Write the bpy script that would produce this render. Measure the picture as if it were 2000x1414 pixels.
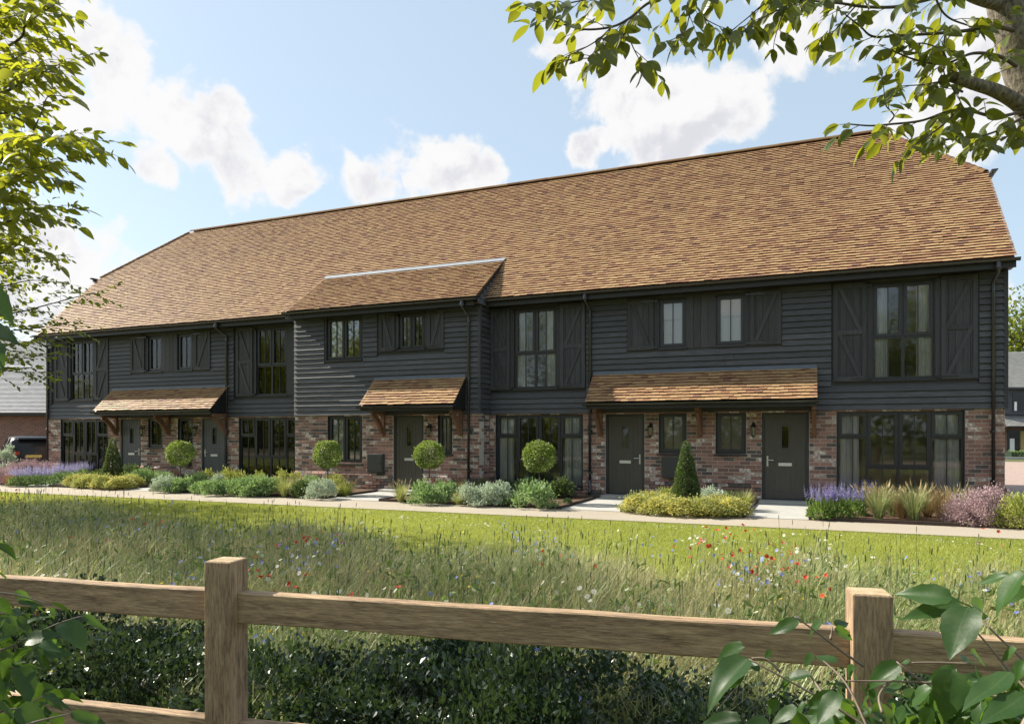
import bpy, math, random
import numpy as np
from mathutils import Vector, Matrix

for _o in list(bpy.data.objects):
    bpy.data.objects.remove(_o)
SC = bpy.context.scene
COL = SC.collection
R = random.Random(11)
NR = np.random.RandomState(5)

# ------------------------------------------------------------------ camera
EYE, DIST, YAW = 1.57, 17.0, math.radians(22.85)
CT, ST = math.cos(YAW), math.sin(YAW)
cam_d = bpy.data.cameras.new('camera')
cam_d.sensor_width = 36.0
cam_d.lens = 25.2
cam_d.shift_y = 0.069
cam_d.clip_start = 0.05
cam_d.clip_end = 2000
cam = bpy.data.objects.new('camera', cam_d)
COL.objects.link(cam)
cam.location = (0, -DIST, EYE)
cam.rotation_euler = (math.pi / 2, 0, YAW)
SC.camera = cam

# ------------------------------------------------------------------ world, sun, exposure
SUN_DIR = Vector((1.26, 0.055, -1.0)).normalized()      # the way the light travels
SUN_EL = math.asin(-SUN_DIR.z)
SUN_AZ = math.atan2(-SUN_DIR.x, -SUN_DIR.y)
SKY_STRENGTH = 0.102
CLOUD_WHITE = 4.42


def ray_dir(u, v):
    a, b = (u - 1000) / 1400.0, (845 - v) / 1400.0
    return Vector((CT * a - ST, ST * a + CT, b)).normalized()


def build_world():
    w = bpy.data.worlds.new('World')
    SC.world = w
    w.use_nodes = True
    nt = w.node_tree
    nt.nodes.clear()
    N, L = nt.nodes.new, nt.links.new

    def math_(op, a, b=None, clamp=False):
        n = N('ShaderNodeMath')
        n.operation = op
        n.use_clamp = clamp
        for i, x in enumerate((a, b)):
            if x is None:
                continue
            if isinstance(x, (int, float)):
                n.inputs[i].default_value = x
            else:
                L(x, n.inputs[i])
        return n.outputs[0]

    def mrange(x, a, b, c=0.0, d=1.0):
        n = N('ShaderNodeMapRange')
        n.interpolation_type = 'SMOOTHSTEP'
        L(x, n.inputs[0])
        for i, q in enumerate((a, b, c, d)):
            n.inputs[i + 1].default_value = q
        return n.outputs[0]

    out = N('ShaderNodeOutputWorld')
    bg = N('ShaderNodeBackground')
    bg.inputs[1].default_value = SKY_STRENGTH
    sky = N('ShaderNodeTexSky')
    sky.sky_type = 'NISHITA'
    sky.sun_disc = False
    sky.sun_elevation = SUN_EL
    sky.sun_rotation = SUN_AZ % (2 * math.pi)
    sky.air_density = 1.0
    sky.dust_density = 1.2
    sky.ozone_density = 1.4
    tc = N('ShaderNodeTexCoord')
    d = tc.outputs['Generated']

    def noise(vec, scale, detail, rough, dist=0.0):
        n = N('ShaderNodeTexNoise')
        L(vec, n.inputs['Vector'])
        n.inputs['Scale'].default_value = scale
        n.inputs['Detail'].default_value = detail
        n.inputs['Roughness'].default_value = rough
        n.inputs['Distortion'].default_value = dist
        return n.outputs[0]

    def cloud_field(vec):
        f = noise(vec, 8.0, 7, 0.56, 0.15)
        return f
    # cloud banks: each is a patch of sky round a direction
    banks = [(225, 140, .085), (330, 205, .07), (400, 250, .08), (470, 300, .08), (560, 340, .055), (300, 320, .04),
             (120, 480, .10), (190, 475, .08), (230, 500, .05), (60, 560, .08), (740, 355, .05), (825, 300, .075), (905, 330, .065), (950, 325, .04),
             (1130, 110, .07), (1230, 150, .09), (1330, 200, .11), (1300, 290, .06), (1430, 190, .08),
             (1140, 290, .035), (1165, 272, .025), (1560, 60, .10), (1700, 90, .09), (1820, 260, .09), (1940, 110, .12), (60, 110, .10)]
    # the same weather goes on round the rest of the sky
    rr = random.Random(4)
    for _ in range(20):
        az = rr.uniform(0, 2 * math.pi)
        el = rr.uniform(0.08, 0.95)
        v = Vector((math.sin(az) * math.cos(el), math.cos(az) * math.cos(el), math.sin(el)))
        if v.dot(ray_dir(1000, 420)) > 0.70:
            continue
        banks.append((v, None, rr.uniform(.14, .26)))
    bias = None
    for b in banks:
        c = b[0] if b[1] is None else ray_dir(b[0], b[1])
        dn = N('ShaderNodeVectorMath')
        dn.operation = 'DISTANCE'
        L(d, dn.inputs[0])
        dn.inputs[1].default_value = c
        m = mrange(dn.outputs['Value'], b[2] * 1.25, b[2] * 0.1)
        bias = m if bias is None else math_('MAXIMUM', bias, m)
    f0 = cloud_field(d)
    off = N('ShaderNodeVectorMath')
    off.operation = 'ADD'
    L(d, off.inputs[0])
    off.inputs[1].default_value = Vector((-0.010, 0.0, 0.024))
    f1 = cloud_field(off.outputs[0])
    fine = noise(d, 34.0, 4, 0.6)
    dens = math_('ADD', math_('MULTIPLY', bias, 0.53), math_('MULTIPLY', math_('SUBTRACT', f0, 0.5), 1.9))
    dens = math_('ADD', dens, math_('MULTIPLY', math_('SUBTRACT', fine, 0.5), 0.34))
    mask = mrange(dens, 0.24, 0.45)
    lit = mrange(math_('SUBTRACT', f0, f1), -0.12, 0.10)
    thick = mrange(dens, 0.30, 0.62)
    shade = math_('SUBTRACT', 1.0, math_('MULTIPLY', thick, math_('SUBTRACT', 0.27, math_('MULTIPLY', lit, 0.27))))
    cc = N('ShaderNodeMix')
    cc.data_type = 'RGBA'
    L(mrange(shade, 0.74, 1.0), cc.inputs[0])
    k = CLOUD_WHITE
    cc.inputs[6].default_value = (0.765 * k, 0.76 * k, 0.81 * k, 1)
    cc.inputs[7].default_value = (1.0 * k, 0.99 * k, 0.985 * k, 1)
    # thin high veil so that the blue is pale
    veil = N('ShaderNodeMix')
    veil.data_type = 'RGBA'
    veil.inputs[0].default_value = 0.62
    L(sky.outputs[0], veil.inputs[6])
    veil.inputs[7].default_value = (0.80 * k * .86, 0.96 * k * .86, 1.06 * k * .86, 1)
    fin = N('ShaderNodeMix')
    fin.data_type = 'RGBA'
    L(math_('MULTIPLY', mask, 0.96), fin.inputs[0])
    L(veil.outputs[2], fin.inputs[6])
    L(cc.outputs[2], fin.inputs[7])
    L(fin.outputs[2], bg.inputs[0])
    L(bg.outputs[0], out.inputs[0])
    w.cycles.sampling_method = 'MANUAL'
    w.cycles.sample_map_resolution = 512


build_world()
sun_d = bpy.data.lights.new('sun', 'SUN')
sun_d.energy = 4.7
sun_d.angle = math.radians(0.55)
sun_d.color = (1.0, 0.93, 0.80)
sun = bpy.data.objects.new('sun', sun_d)
COL.objects.link(sun)
sun.rotation_euler = SUN_DIR.to_track_quat('-Z', 'Y').to_euler()
sun.location = (-30, -20, 30)

VS = SC.view_settings
VS.view_transform = 'Standard'
VS.look = 'None'
VS.gamma = 1.0
VS.use_curve_mapping = False
VS.exposure = 1.13
SC.cycles.max_bounces = 8
SC.cycles.transparent_max_bounces = 12
SC.cycles.caustics_reflective = False
SC.cycles.caustics_refractive = False


# ------------------------------------------------------------------ from pixels of the survey to metres
def cam_pt(xc, zc, z=0.0):
    return Vector((CT * xc - ST * zc, ST * xc + CT * zc - DIST, z))


def W(u, v, zc):
    return cam_pt((u - 1000) / 1400 * zc, zc, EYE + (845 - v) / 1400 * zc)


def G(u, v, z=0.0):
    zc = (EYE - z) * 1400 / (v - 845)
    p = W(u, v, zc)
    return Vector((p.x, p.y, z))


def depth(p):
    return -ST * p[0] + CT * (p[1] + DIST)


def pix(p):
    zc = max(depth(p), 1e-3)
    return (1000 + 1400 * (CT * p[0] + ST * (p[1] + DIST)) / zc, 845 - 1400 * (p[2] - EYE) / zc)


# ------------------------------------------------------------------ materials
MATS = {}


def new_mat(name):
    m = bpy.data.materials.new(name)
    m.use_nodes = True
    m.node_tree.nodes.clear()
    return m, m.node_tree


class NT:
    def __init__(self, name):
        self.m, self.t = new_mat(name)
        self.out = self.n('ShaderNodeOutputMaterial')

    def n(self, kind, **kw):
        x = self.t.nodes.new(kind)
        for k, v in kw.items():
            setattr(x, k, v)
        return x

    def l(self, a, b):
        self.t.links.new(a, b)

    def put(self, sock, x):
        if hasattr(x, 'is_linked') or hasattr(x, 'links'):
            self.l(x, sock)
        else:
            if isinstance(x, (tuple, list)) and len(x) == 3 and sock.type == 'RGBA':
                x = (*x, 1)
            sock.default_value = x

    def math(self, op, a, b=0.0, clamp=False):
        x = self.n('ShaderNodeMath', operation=op, use_clamp=clamp)
        self.put(x.inputs[0], a)
        self.put(x.inputs[1], b)
        return x.outputs[0]

    def mix(self, f, a, b, blend='MIX'):
        x = self.n('ShaderNodeMix', data_type='RGBA', blend_type=blend)
        self.put(x.inputs[0], f)
        self.put(x.inputs[6], a)
        self.put(x.inputs[7], b)
        return x.outputs[2]

    def rng(self, x, a, b, c=0.0, d=1.0):
        q = self.n('ShaderNodeMapRange')
        self.put(q.inputs[0], x)
        for i, y in enumerate((a, b, c, d)):
            q.inputs[i + 1].default_value = y
        return q.outputs[0]

    def pos(self, kind='pos', scale=(1, 1, 1)):
        if kind == 'pos':
            s = self.n('ShaderNodeNewGeometry').outputs['Position']
        else:
            s = self.n('ShaderNodeTexCoord').outputs['Object']
        if scale != (1, 1, 1):
            mp = self.n('ShaderNodeMapping')
            self.l(s, mp.inputs[0])
            mp.inputs['Scale'].default_value = scale
            s = mp.outputs[0]
        return s

    def noise(self, vec, scale, detail=3, rough=0.5, dist=0.0):
        x = self.n('ShaderNodeTexNoise')
        self.l(vec, x.inputs['Vector'])
        x.inputs['Scale'].default_value = scale
        x.inputs['Detail'].default_value = detail
        x.inputs['Roughness'].default_value = rough
        x.inputs['Distortion'].default_value = dist
        return x.outputs[0]

    def rnd(self):
        a = self.n('ShaderNodeAttribute', attribute_name='rnd')
        o = self.n('ShaderNodeObjectInfo')
        return self.math('FRACT', self.math('ADD', a.outputs['Fac'], o.outputs['Random']))

    def ramp(self, f, stops, const=False):
        r = self.n('ShaderNodeValToRGB')
        e = r.color_ramp
        e.interpolation = 'CONSTANT' if const else 'LINEAR'
        while len(e.elements) < len(stops):
            e.elements.new(0.5)
        for el, (p, c) in zip(e.elements, stops):
            el.position = p
            el.color = (*c, 1)
        self.l(f, r.inputs[0])
        return r.outputs[0]

    def bump(self, h, strength=0.3, dist=0.01):
        b = self.n('ShaderNodeBump')
        b.inputs['Strength'].default_value = strength
        b.inputs['Distance'].default_value = dist
        self.l(h, b.inputs['Height'])
        return b.outputs[0]

    def bsdf(self, col, rough=0.6, metal=0.0, spec=0.5, normal=None, coat=0.0):
        b = self.n('ShaderNodeBsdfPrincipled')
        self.put(b.inputs['Base Color'], col)
        self.put(b.inputs['Roughness'], rough)
        b.inputs['Metallic'].default_value = metal
        b.inputs['Specular IOR Level'].default_value = spec
        b.inputs['Coat Weight'].default_value = coat
        if normal is not None:
            self.l(normal, b.inputs['Normal'])
        return b.outputs[0]

    def done(self, shader):
        self.l(shader, self.out.inputs[0])
        MATS[self.m.name] = self.m
        return self.m


def plain(name, c1, c2, scale=6.0, stretch=(1, 1, 1), rough=0.6, bump=0.0, bscale=None, metal=0.0, spec=0.5, kind='pos', var=0.0):
    t = NT(name)
    p = t.pos(kind, stretch)
    f = t.noise(p, scale, 5, 0.6)
    col = t.mix(t.rng(f, 0.3, 0.7), c1, c2)
    if var:
        col = t.mix(1.0, col, t.mix(t.rnd(), (1 - var,) * 3, (1 + var,) * 3), 'MULTIPLY')
    nrm = t.bump(t.noise(p, bscale or scale * 3, 6, 0.65), bump, 0.01) if bump else None
    return t.done(t.bsdf(col, rough, metal, spec, nrm))


def mat_tile(name, dull=1.0, rough=.55, spec=.35):
    t = NT(name)
    k = dull
    r = t.rnd()
    col = t.ramp(r, [(0.0, (.415 * k, .270 * k, .140 * k)), (0.28, (.360 * k, .220 * k, .114 * k)), (0.55, (.310 * k, .172 * k, .094 * k)),
                     (0.72, (.39 * k, .244 * k, .127 * k)), (0.87, (.255 * k, .135 * k, .082 * k)), (0.96, (.205 * k, .112 * k, .078 * k))], True)
    p = t.pos()
    col = t.mix(t.rng(t.noise(p, 9, 4, .6), .35, .75, 0, .22), col, (.34 * k, .20 * k, .13 * k))
    col = t.mix(t.rng(t.noise(p, 0.6, 3, .6), .45, .75, 0, .25), col, (.21 * k, .125 * k, .075 * k))
    nrm = t.bump(t.noise(p, 60, 4, .6), .25, .004)
    return t.done(t.bsdf(col, rough, 0, spec, nrm))


def mat_brick(name):
    t = NT(name)
    r = t.rnd()
    col = t.ramp(r, [(0.0, (.27, .150, .120)), (0.2, (.36, .205, .165)), (0.38, (.215, .130, .110)), (0.52, (.115, .098, .092)),
                     (0.66, (.32, .185, .150)), (0.76, (.40, .30, .255))], True)
    p = t.pos()
    patch = t.noise(p, 16, 4, .65, .6)
    pale = t.math('MULTIPLY', t.rng(patch, .50, .60), t.rng(r, .74, .77))
    col = t.mix(pale, col, (.78, .73, .67))
    few = t.math('MULTIPLY', t.rng(t.noise(p, 21, 4, .7, .4), .575, .66), .6)
    col = t.mix(few, col, (.42, .36, .32))
    col = t.mix(t.rng(t.noise(p, 55, 4, .7), .4, .8, 0, .35), col, (.06, .045, .04))
    nrm = t.bump(t.noise(p, 70, 5, .7), .5, .006)
    return t.done(t.bsdf(col, .85, 0, .3, nrm))


def mat_wood_painted(name, c1, c2, stretch, rough=.55):
    t = NT(name)
    p = t.pos('pos', stretch)
    f = t.noise(p, 3.0, 7, .7, .25)
    col = t.mix(t.rng(f, .35, .68), c1, c2)
    col = t.mix(1.0, col, t.mix(t.rnd(), (.78,) * 3, (1.22,) * 3), 'MULTIPLY')
    nrm = t.bump(t.noise(p, 6.0, 7, .75, .3), .55, .006)
    return t.done(t.bsdf(col, t.rng(f, .3, .7, rough - .08, rough + .12), 0, .4, nrm))


def mat_timber(name, dark, mid, light, stretch):
    t = NT(name)
    p = t.pos('obj', stretch)
    big = t.noise(p, 1.3, 4, .6, .9)
    fine = t.noise(p, 9.0, 6, .75, .4)
    f = t.math('ADD', t.math('MULTIPLY', fine, .62), t.math('MULTIPLY', big, .38))
    col = t.ramp(f, [(.38, dark), (.49, mid), (.62, light)])
    q = t.pos('obj')
    lich = t.math('MULTIPLY', t.rng(t.noise(q, 26, 4, .7), .66, .72), t.rng(t.noise(q, 2.1, 2, .5), .52, .62))
    col = t.mix(t.math('MULTIPLY', lich, .6), col, (.34, .24, .06))
    col = t.mix(t.rng(t.noise(q, 3.3, 4, .6), .45, .75, 0, .28), col, (.20, .16, .13))
    vk = t.n('ShaderNodeTexVoronoi')
    t.l(t.pos('obj', tuple(.35 + .65 * min(1.0, x / 14) for x in stretch)), vk.inputs['Vector'])
    vk.inputs['Scale'].default_value = 2.6
    knot = t.rng(vk.outputs['Distance'], .085, .03)
    col = t.mix(t.math('MULTIPLY', knot, .75), col, tuple(x * .45 for x in dark))
    nrm = t.bump(f, .9, .006)
    return t.done(t.bsdf(col, .72, 0, .3, nrm))


def mat_leaf(name, c1, c2, tr, tmix=.4, rough=.42, spec=.5, patch=None):
    """leaf: reflecting surface over a translucent body"""
    t = NT(name)
    r = t.rnd()
    col = t.mix(r, c1, c2)
    if patch:
        pn = t.rng(t.noise(t.pos(), patch[1], 3, .6), .42, .62)
        col = t.mix(t.math('MULTIPLY', pn, patch[2]), col, patch[0])
    a = t.bsdf(col, rough, 0, spec)
    b = t.n('ShaderNodeBsdfTranslucent')
    tcol = t.mix(1.0, t.mix(r, tr, tuple(x * .7 for x in tr)), (1, 1, 1), 'MULTIPLY')
    if patch:
        tcol = t.mix(t.math('MULTIPLY', pn, patch[2] * .8), tcol, patch[0])
    t.l(tcol, b.inputs[0])
    s = t.n('ShaderNodeMixShader')
    s.inputs[0].default_value = tmix
    t.l(a, s.inputs[1])
    t.l(b.outputs[0], s.inputs[2])
    return t.done(s.outputs[0])


def mat_glass(name):
    t = NT(name)
    fr = t.n('ShaderNodeFresnel')
    fr.inputs[0].default_value = 1.62
    tr = t.n('ShaderNodeBsdfTransparent')
    tr.inputs[0].default_value = (.94, .94, .95, 1)
    gl = t.n('ShaderNodeBsdfGlossy')
    gl.inputs['Roughness'].default_value = .03
    gl.inputs[0].default_value = (1, 1, 1, 1)
    wob = t.noise(t.pos(), 1.3, 2, .5)
    t.l(t.bump(wob, .01, .02), gl.inputs['Normal'])
    s = t.n('ShaderNodeMixShader')
    t.l(t.math('ADD', t.math('MULTIPLY', fr.outputs[0], 1.0), .0, True), s.inputs[0])
    t.l(tr.outputs[0], s.inputs[1])
    t.l(gl.outputs[0], s.inputs[2])
    return t.done(s.outputs[0])


mat_tile('roof_tile')
mat_tile('ridge_clay', .50, .9, .1)
mat_brick('brick')
plain('mortar', (.62, .57, .51), (.52, .475, .425), 30, rough=.9, bump=.3, spec=.2)
mat_wood_painted('weatherboard', (.038, .0385, .045), (.104, .106, .121), (1.2, 14, 24))
mat_wood_painted('weatherboard_return', (.038, .0385, .045), (.104, .106, .121), (14, 1.2, 24))
mat_wood_painted('shutter_paint', (.030, .030, .036), (.066, .067, .077), (22, 14, 1.0), .6)
plain('frame_paint', (.022, .023, .029), (.032, .033, .041), 20, rough=.38, spec=.5)
plain('gutter_black', (.020, .021, .025), (.030, .031, .036), 8, rough=.25, spec=.7)
plain('fascia_black', (.010, .010, .011), (.018, .018, .020), 8, rough=.5)
plain('door_paint', (.056, .052, .044), (.070, .065, .056), 14, (1, 1, .2), rough=.42, bump=.05)
plain('door_paint_cool', (.066, .069, .080), (.080, .083, .095), 14, (1, 1, .2), rough=.42, bump=.05)
plain('steel', (.55, .55, .54), (.62, .61, .60), 30, rough=.3, metal=.9)
plain('letter_steel', (.62, .62, .61), (.70, .70, .69), 30, rough=.35, metal=.55)
plain('lead', (.085, .10, .125), (.12, .135, .165), 7, rough=.5, spec=.5)
plain('lead_pale', (.24, .25, .265), (.30, .31, .325), 7, rough=.45, spec=.5)
plain('meter_box', (.036, .037, .041), (.045, .046, .050), 20, rough=.45)
mat_timber('oak_bracket', (.10, .050, .030), (.17, .088, .052), (.24, .135, .085), (14, 14, 3))
mat_timber('fence_post', (.140, .092, .058), (.33, .225, .140), (.55, .39, .235), (14, 14, 1.6))
mat_timber('fence_rail', (.145, .095, .058), (.34, .232, .142), (.57, .405, .24), (1.5, 16, 16))
mat_timber('sunlit_end_grain', (.30, .21, .12), (.50, .37, .22), (.66, .51, .32), (22, 22, 22))  # end grain, with sunlight on the post tops put into the colour
mat_glass('glass')
plain('interior', (.55, .53, .50), (.60, .58, .55), 1, rough=.9)
plain('interior_floor', (.16, .12, .09), (.20, .15, .11), 2, rough=.7)
t = NT('curtain')
cc = t.mix(t.noise(t.pos('pos', (1, 1, .2)), 30, 3), (.76, .81, .86), (.88, .91, .94))
_a = t.n('ShaderNodeBsdfDiffuse')
t.l(cc, _a.inputs[0])
_b = t.n('ShaderNodeBsdfTranslucent')
t.l(cc, _b.inputs[0])
_s = t.n('ShaderNodeMixShader')
_s.inputs[0].default_value = .25
t.l(_a.outputs[0], _s.inputs[1])
t.l(_b.outputs[0], _s.inputs[2])
t.done(_s.outputs[0])
plain('blind', (.90, .90, .90), (.94, .94, .94), 3, (1, 1, 40), rough=.9)
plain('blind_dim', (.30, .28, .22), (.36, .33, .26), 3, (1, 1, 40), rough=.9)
plain('lantern_black', (.012, .012, .012), (.02, .02, .02), 30, rough=.4)
t = NT('lantern_glass')
_a = t.n('ShaderNodeBsdfTransparent')
_a.inputs[0].default_value = (.75, .72, .55, 1)
t.m.use_backface_culling = False
_s = t.n('ShaderNodeMixShader')
_s.inputs[0].default_value = .45
t.l(_a.outputs[0], _s.inputs[1])
t.l(t.bsdf((.42, .40, .27), .12, 0, .6), _s.inputs[2])
t.done(_s.outputs[0])
t = NT('resin_path')
p_ = t.pos()
v_ = t.n('ShaderNodeTexVoronoi')
t.l(p_, v_.inputs['Vector'])
v_.inputs['Scale'].default_value = 130
c_ = t.mix(t.rng(t.noise(p_, 90, 4, .7), .3, .7), (.27, .23, .178), (.44, .385, .31))
c_ = t.mix(t.rng(t.noise(p_, .7, 4, .6), .4, .75, 0, .3), c_, (.27, .235, .185))
t.done(t.bsdf(c_, .85, 0, .3, t.bump(v_.outputs[0], .4, .006)))
plain('slab_concrete', (.36, .35, .325), (.43, .42, .39), 3, rough=.8, bump=.12, bscale=60)
plain('edging', (.030, .020, .015), (.055, .036, .027), 8, rough=.8, bump=.2)
t = NT('soil')
p_ = t.pos()
c_ = t.mix(t.rng(t.noise(p_, 22, 6, .7), .3, .7), (.075, .042, .027), (.20, .125, .082))
t.done(t.bsdf(c_, .95, 0, .2, t.bump(t.noise(p_, 40, 6, .75), .9, .03)))
t = NT('lawn')
p_ = t.pos()
c_ = t.mix(t.rng(t.noise(p_, 70, 4, .7), .3, .7), (.170, .20, .034), (.285, .315, .062))
c_ = t.mix(t.rng(t.noise(p_, .55, 3, .5), .4, .65, 0, .45), c_, (.10, .14, .025))
t.done(t.bsdf(c_, .8, 0, .2, t.bump(t.noise(p_, 120, 4, .7), .8, .02)))
plain('field', (.07, .085, .022), (.10, .10, .035), 1.5, rough=.9, bump=.4, bscale=30)
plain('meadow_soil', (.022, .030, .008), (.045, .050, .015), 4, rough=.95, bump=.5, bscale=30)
plain('track', (.22, .15, .115), (.30, .21, .165), 2, rough=.9, bump=.2, bscale=40)
t = NT('block_paving')
bt = t.n('ShaderNodeTexBrick')
t.l(t.pos(), bt.inputs['Vector'])
for i_, c_ in ((1, (.40, .30, .255)), (2, (.31, .22, .19)), (3, (.22, .18, .16))):
    bt.inputs[i_].default_value = (*c_, 1)
bt.inputs['Scale'].default_value = 5
t.done(t.bsdf(bt.outputs[0], .8, 0, .3))
plain('kerb', (.36, .36, .36), (.44, .44, .43), 6, rough=.8)
plain('bark', (.026, .021, .016), (.27, .235, .18), 55, (1, 1, .5), rough=.9, bump=1.0, bscale=60, kind='pos')
plain('twig', (.055, .042, .030), (.11, .085, .06), 20, rough=.8)
plain('shrub_stem', (.14, .10, .075), (.22, .17, .12), 20, rough=.6)
mat_leaf('leaf_tree', (.070, .098, .018), (.035, .060, .016), (.36, .38, .022), .50, .40)
mat_leaf('leaf_tree_light', (.090, .125, .020), (.048, .078, .017), (.56, .58, .035), .52, .42)
mat_leaf('leaf_tree_far', (.080, .115, .022), (.045, .075, .019), (.42, .46, .035), .48, .45)
t = NT('leaf_shrub')
r_ = t.rnd()
sx_ = t.n('ShaderNodeSeparateXYZ')
t.l(t.pos('obj'), sx_.inputs[0])
ay_ = t.math('ABSOLUTE', sx_.outputs[1])
ph_ = t.math('MULTIPLY', t.math('SUBTRACT', sx_.outputs[0], t.math('MULTIPLY', ay_, .9)), 52.0)
vein = t.rng(t.math('SINE', ph_), .90, 1.0)
mid_ = t.rng(ay_, .016, .004)
vm_ = t.math('MAXIMUM', t.math('MULTIPLY', vein, .45), mid_)
blot = t.rng(t.noise(t.pos('obj'), 5.0, 4, .6), .35, .7)
c_ = t.mix(r_, (.014, .042, .013), (.032, .080, .020))
c_ = t.mix(t.math('MULTIPLY', blot, .45), c_, (.042, .072, .020))
c_ = t.mix(t.math('MULTIPLY', vm_, .24), c_, (.10, .15, .06))
spot = t.rng(t.noise(t.pos('obj'), 14.0, 3, .6), .70, .76)
c_ = t.mix(t.math('MULTIPLY', spot, .7), c_, (.11, .065, .025))
hb_ = t.noise(t.pos('obj'), 16.0, 4, .6)
a_ = t.bsdf(c_, .42, 0, .28, t.bump(hb_, .06, .008))
b_t = t.n('ShaderNodeBsdfTranslucent')
t.l(t.mix(t.math('MULTIPLY', vm_, .5), (.20, .36, .035), (.10, .20, .03)), b_t.inputs[0])
s_ = t.n('ShaderNodeMixShader')
s_.inputs[0].default_value = .28
t.l(a_, s_.inputs[1])
t.l(b_t.outputs[0], s_.inputs[2])
t.done(s_.outputs[0])
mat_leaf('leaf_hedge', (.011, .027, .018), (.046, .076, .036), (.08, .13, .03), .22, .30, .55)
mat_leaf('leaf_box', (.115, .185, .038), (.20, .275, .065), (.36, .46, .08), .35, .5)
mat_leaf('leaf_cone', (.055, .095, .032), (.115, .165, .060), (.18, .26, .05), .28, .5)
mat_leaf('leaf_juniper', (0.150, 0.247, 0.098), (0.273, 0.390, 0.176), (0.364, 0.520, 0.156), .30, .6)
mat_leaf('leaf_silver', (0.396, 0.480, 0.360), (0.576, 0.648, 0.504), (0.432, 0.504, 0.336), .30, .6)
mat_leaf('leaf_yellowgreen', (0.250, 0.300, 0.062), (0.375, 0.413, 0.100), (0.450, 0.475, 0.100), .35, .6)
mat_leaf('leaf_green', (0.104, 0.182, 0.046), (0.169, 0.260, 0.065), (0.260, 0.390, 0.065), .35, .5)
mat_leaf('leaf_olive', (0.263, 0.300, 0.100), (0.400, 0.425, 0.150), (0.450, 0.475, 0.138), .35, .6)
mat_leaf('flower_yellow', (.66, .60, .14), (.78, .72, .24), (.74, .66, .18), .35, .7)
mat_leaf('flower_violet', (.20, .165, .42), (.32, .28, .55), (.28, .23, .50), .35, .7)
mat_leaf('flower_lilac', (.34, .31, .60), (.45, .42, .68), (.4, .35, .62), .35, .7)
mat_leaf('leaf_pink', (0.34, 0.225, 0.250), (0.54, 0.415, 0.43), (0.48, 0.32, 0.33), .30, .6)
mat_leaf('leaf_rust', (.26, .12, .06), (.36, .18, .09), (.4, .2, .1), .35, .6)
mat_leaf('grass_tall', (0.196, 0.287, 0.115), (0.391, 0.414, 0.184), (0.391, 0.437, 0.161), .4, .55)
mat_leaf('grass_bronze', (.26, .17, .08), (.36, .25, .12), (.38, .27, .12), .4, .55)
mat_leaf('grass_meadow', (.100, .145, .050), (.47, .50, .23), (.46, .52, .19), .40, .5, .4, ((.46, .39, .20), .55, .78))
mat_leaf('grass_head', (.13, .18, .08), (.22, .26, .12), (.14, .18, .07), .3, .6)
mat_leaf('grass_straw', (.42, .34, .19), (.52, .43, .26), (.5, .4, .22), .4, .6)
mat_leaf('grass_lawn', (.23, .27, .042), (.35, .375, .070), (.50, .52, .08), .42, .5)
mat_leaf('petal_red', (.50, .022, .012), (.62, .07, .025), (.6, .05, .02), .35, .6)
mat_leaf('petal_white', (.72, .72, .70), (.80, .80, .77), (.7, .7, .65), .3, .6)
mat_leaf('petal_blue', (.15, .22, .66), (.30, .36, .74), (.2, .28, .7), .35, .6)
mat_leaf('petal_yellow', (.72, .56, .03), (.80, .66, .06), (.75, .6, .05), .35, .6)
plain('slate', (.30, .305, .325), (.40, .405, .425), 4, rough=.5, var=.08)
plain('slate_warm', (.30, .30, .29), (.40, .40, .385), 4, rough=.6, var=.10)
t = NT('far_brick')
mp_ = t.n('ShaderNodeMapping')
t.l(t.n('ShaderNodeTexCoord').outputs['Object'], mp_.inputs[0])
mp_.inputs['Rotation'].default_value = (math.pi / 2, 0, 0)
bt = t.n('ShaderNodeTexBrick')
t.l(mp_.outputs[0], bt.inputs['Vector'])
for i_, c_ in ((1, (.27, .145, .11)), (2, (.17, .105, .085)), (3, (.33, .29, .25))):
    bt.inputs[i_].default_value = (*c_, 1)
bt.inputs['Scale'].default_value = 1.0
bt.inputs['Brick Width'].default_value = .24
bt.inputs['Row Height'].default_value = .084
bt.inputs['Mortar Size'].default_value = .006
t.done(t.bsdf(bt.outputs[0], .9, 0, .3))
plain('far_board', (.05, .056, .072), (.07, .078, .094), 3, (1, 1, 12), rough=.6)
plain('warm_blind', (.45, .34, .13), (.52, .40, .17), 5, rough=.9)
plain('car_paint', (.010, .011, .014), (.014, .015, .018), 2, rough=.22, spec=.35)
plain('car_glass', (.012, .016, .022), (.016, .020, .028), 2, rough=.08, spec=.35)
plain('tyre', (.012, .012, .012), (.02, .02, .02), 20, rough=.85)
plain('tail_lamp', (.36, .020, .010), (.50, .05, .015), 4, rough=.15, spec=.6)
plain('chrome', (.70, .70, .70), (.75, .75, .75), 4, rough=.15, metal=1.0)
plain('plate', (.62, .50, .12), (.66, .54, .15), 4, rough=.5)


# ------------------------------------------------------------------ mesh helpers
def link(name, me, parent=None):
    o = bpy.data.objects.new(name, me)
    COL.objects.link(o)
    if parent is not None:
        o.parent = parent
    return o


def tag(o, label=None, cat=None, group=None, kind=None):
    if label:
        o['label'] = label
    if cat:
        o['category'] = cat
    if group:
        o['group'] = group
    if kind:
        o['kind'] = kind
    return o


def thing(name, label, cat, loc=(0, 0, 0), rz=0.0, group=None):
    o = bpy.data.objects.new(name, None)
    COL.objects.link(o)
    o.location = loc
    o.rotation_euler = (0, 0, rz)
    o.empty_display_size = .2
    return tag(o, label, cat, group)


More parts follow.
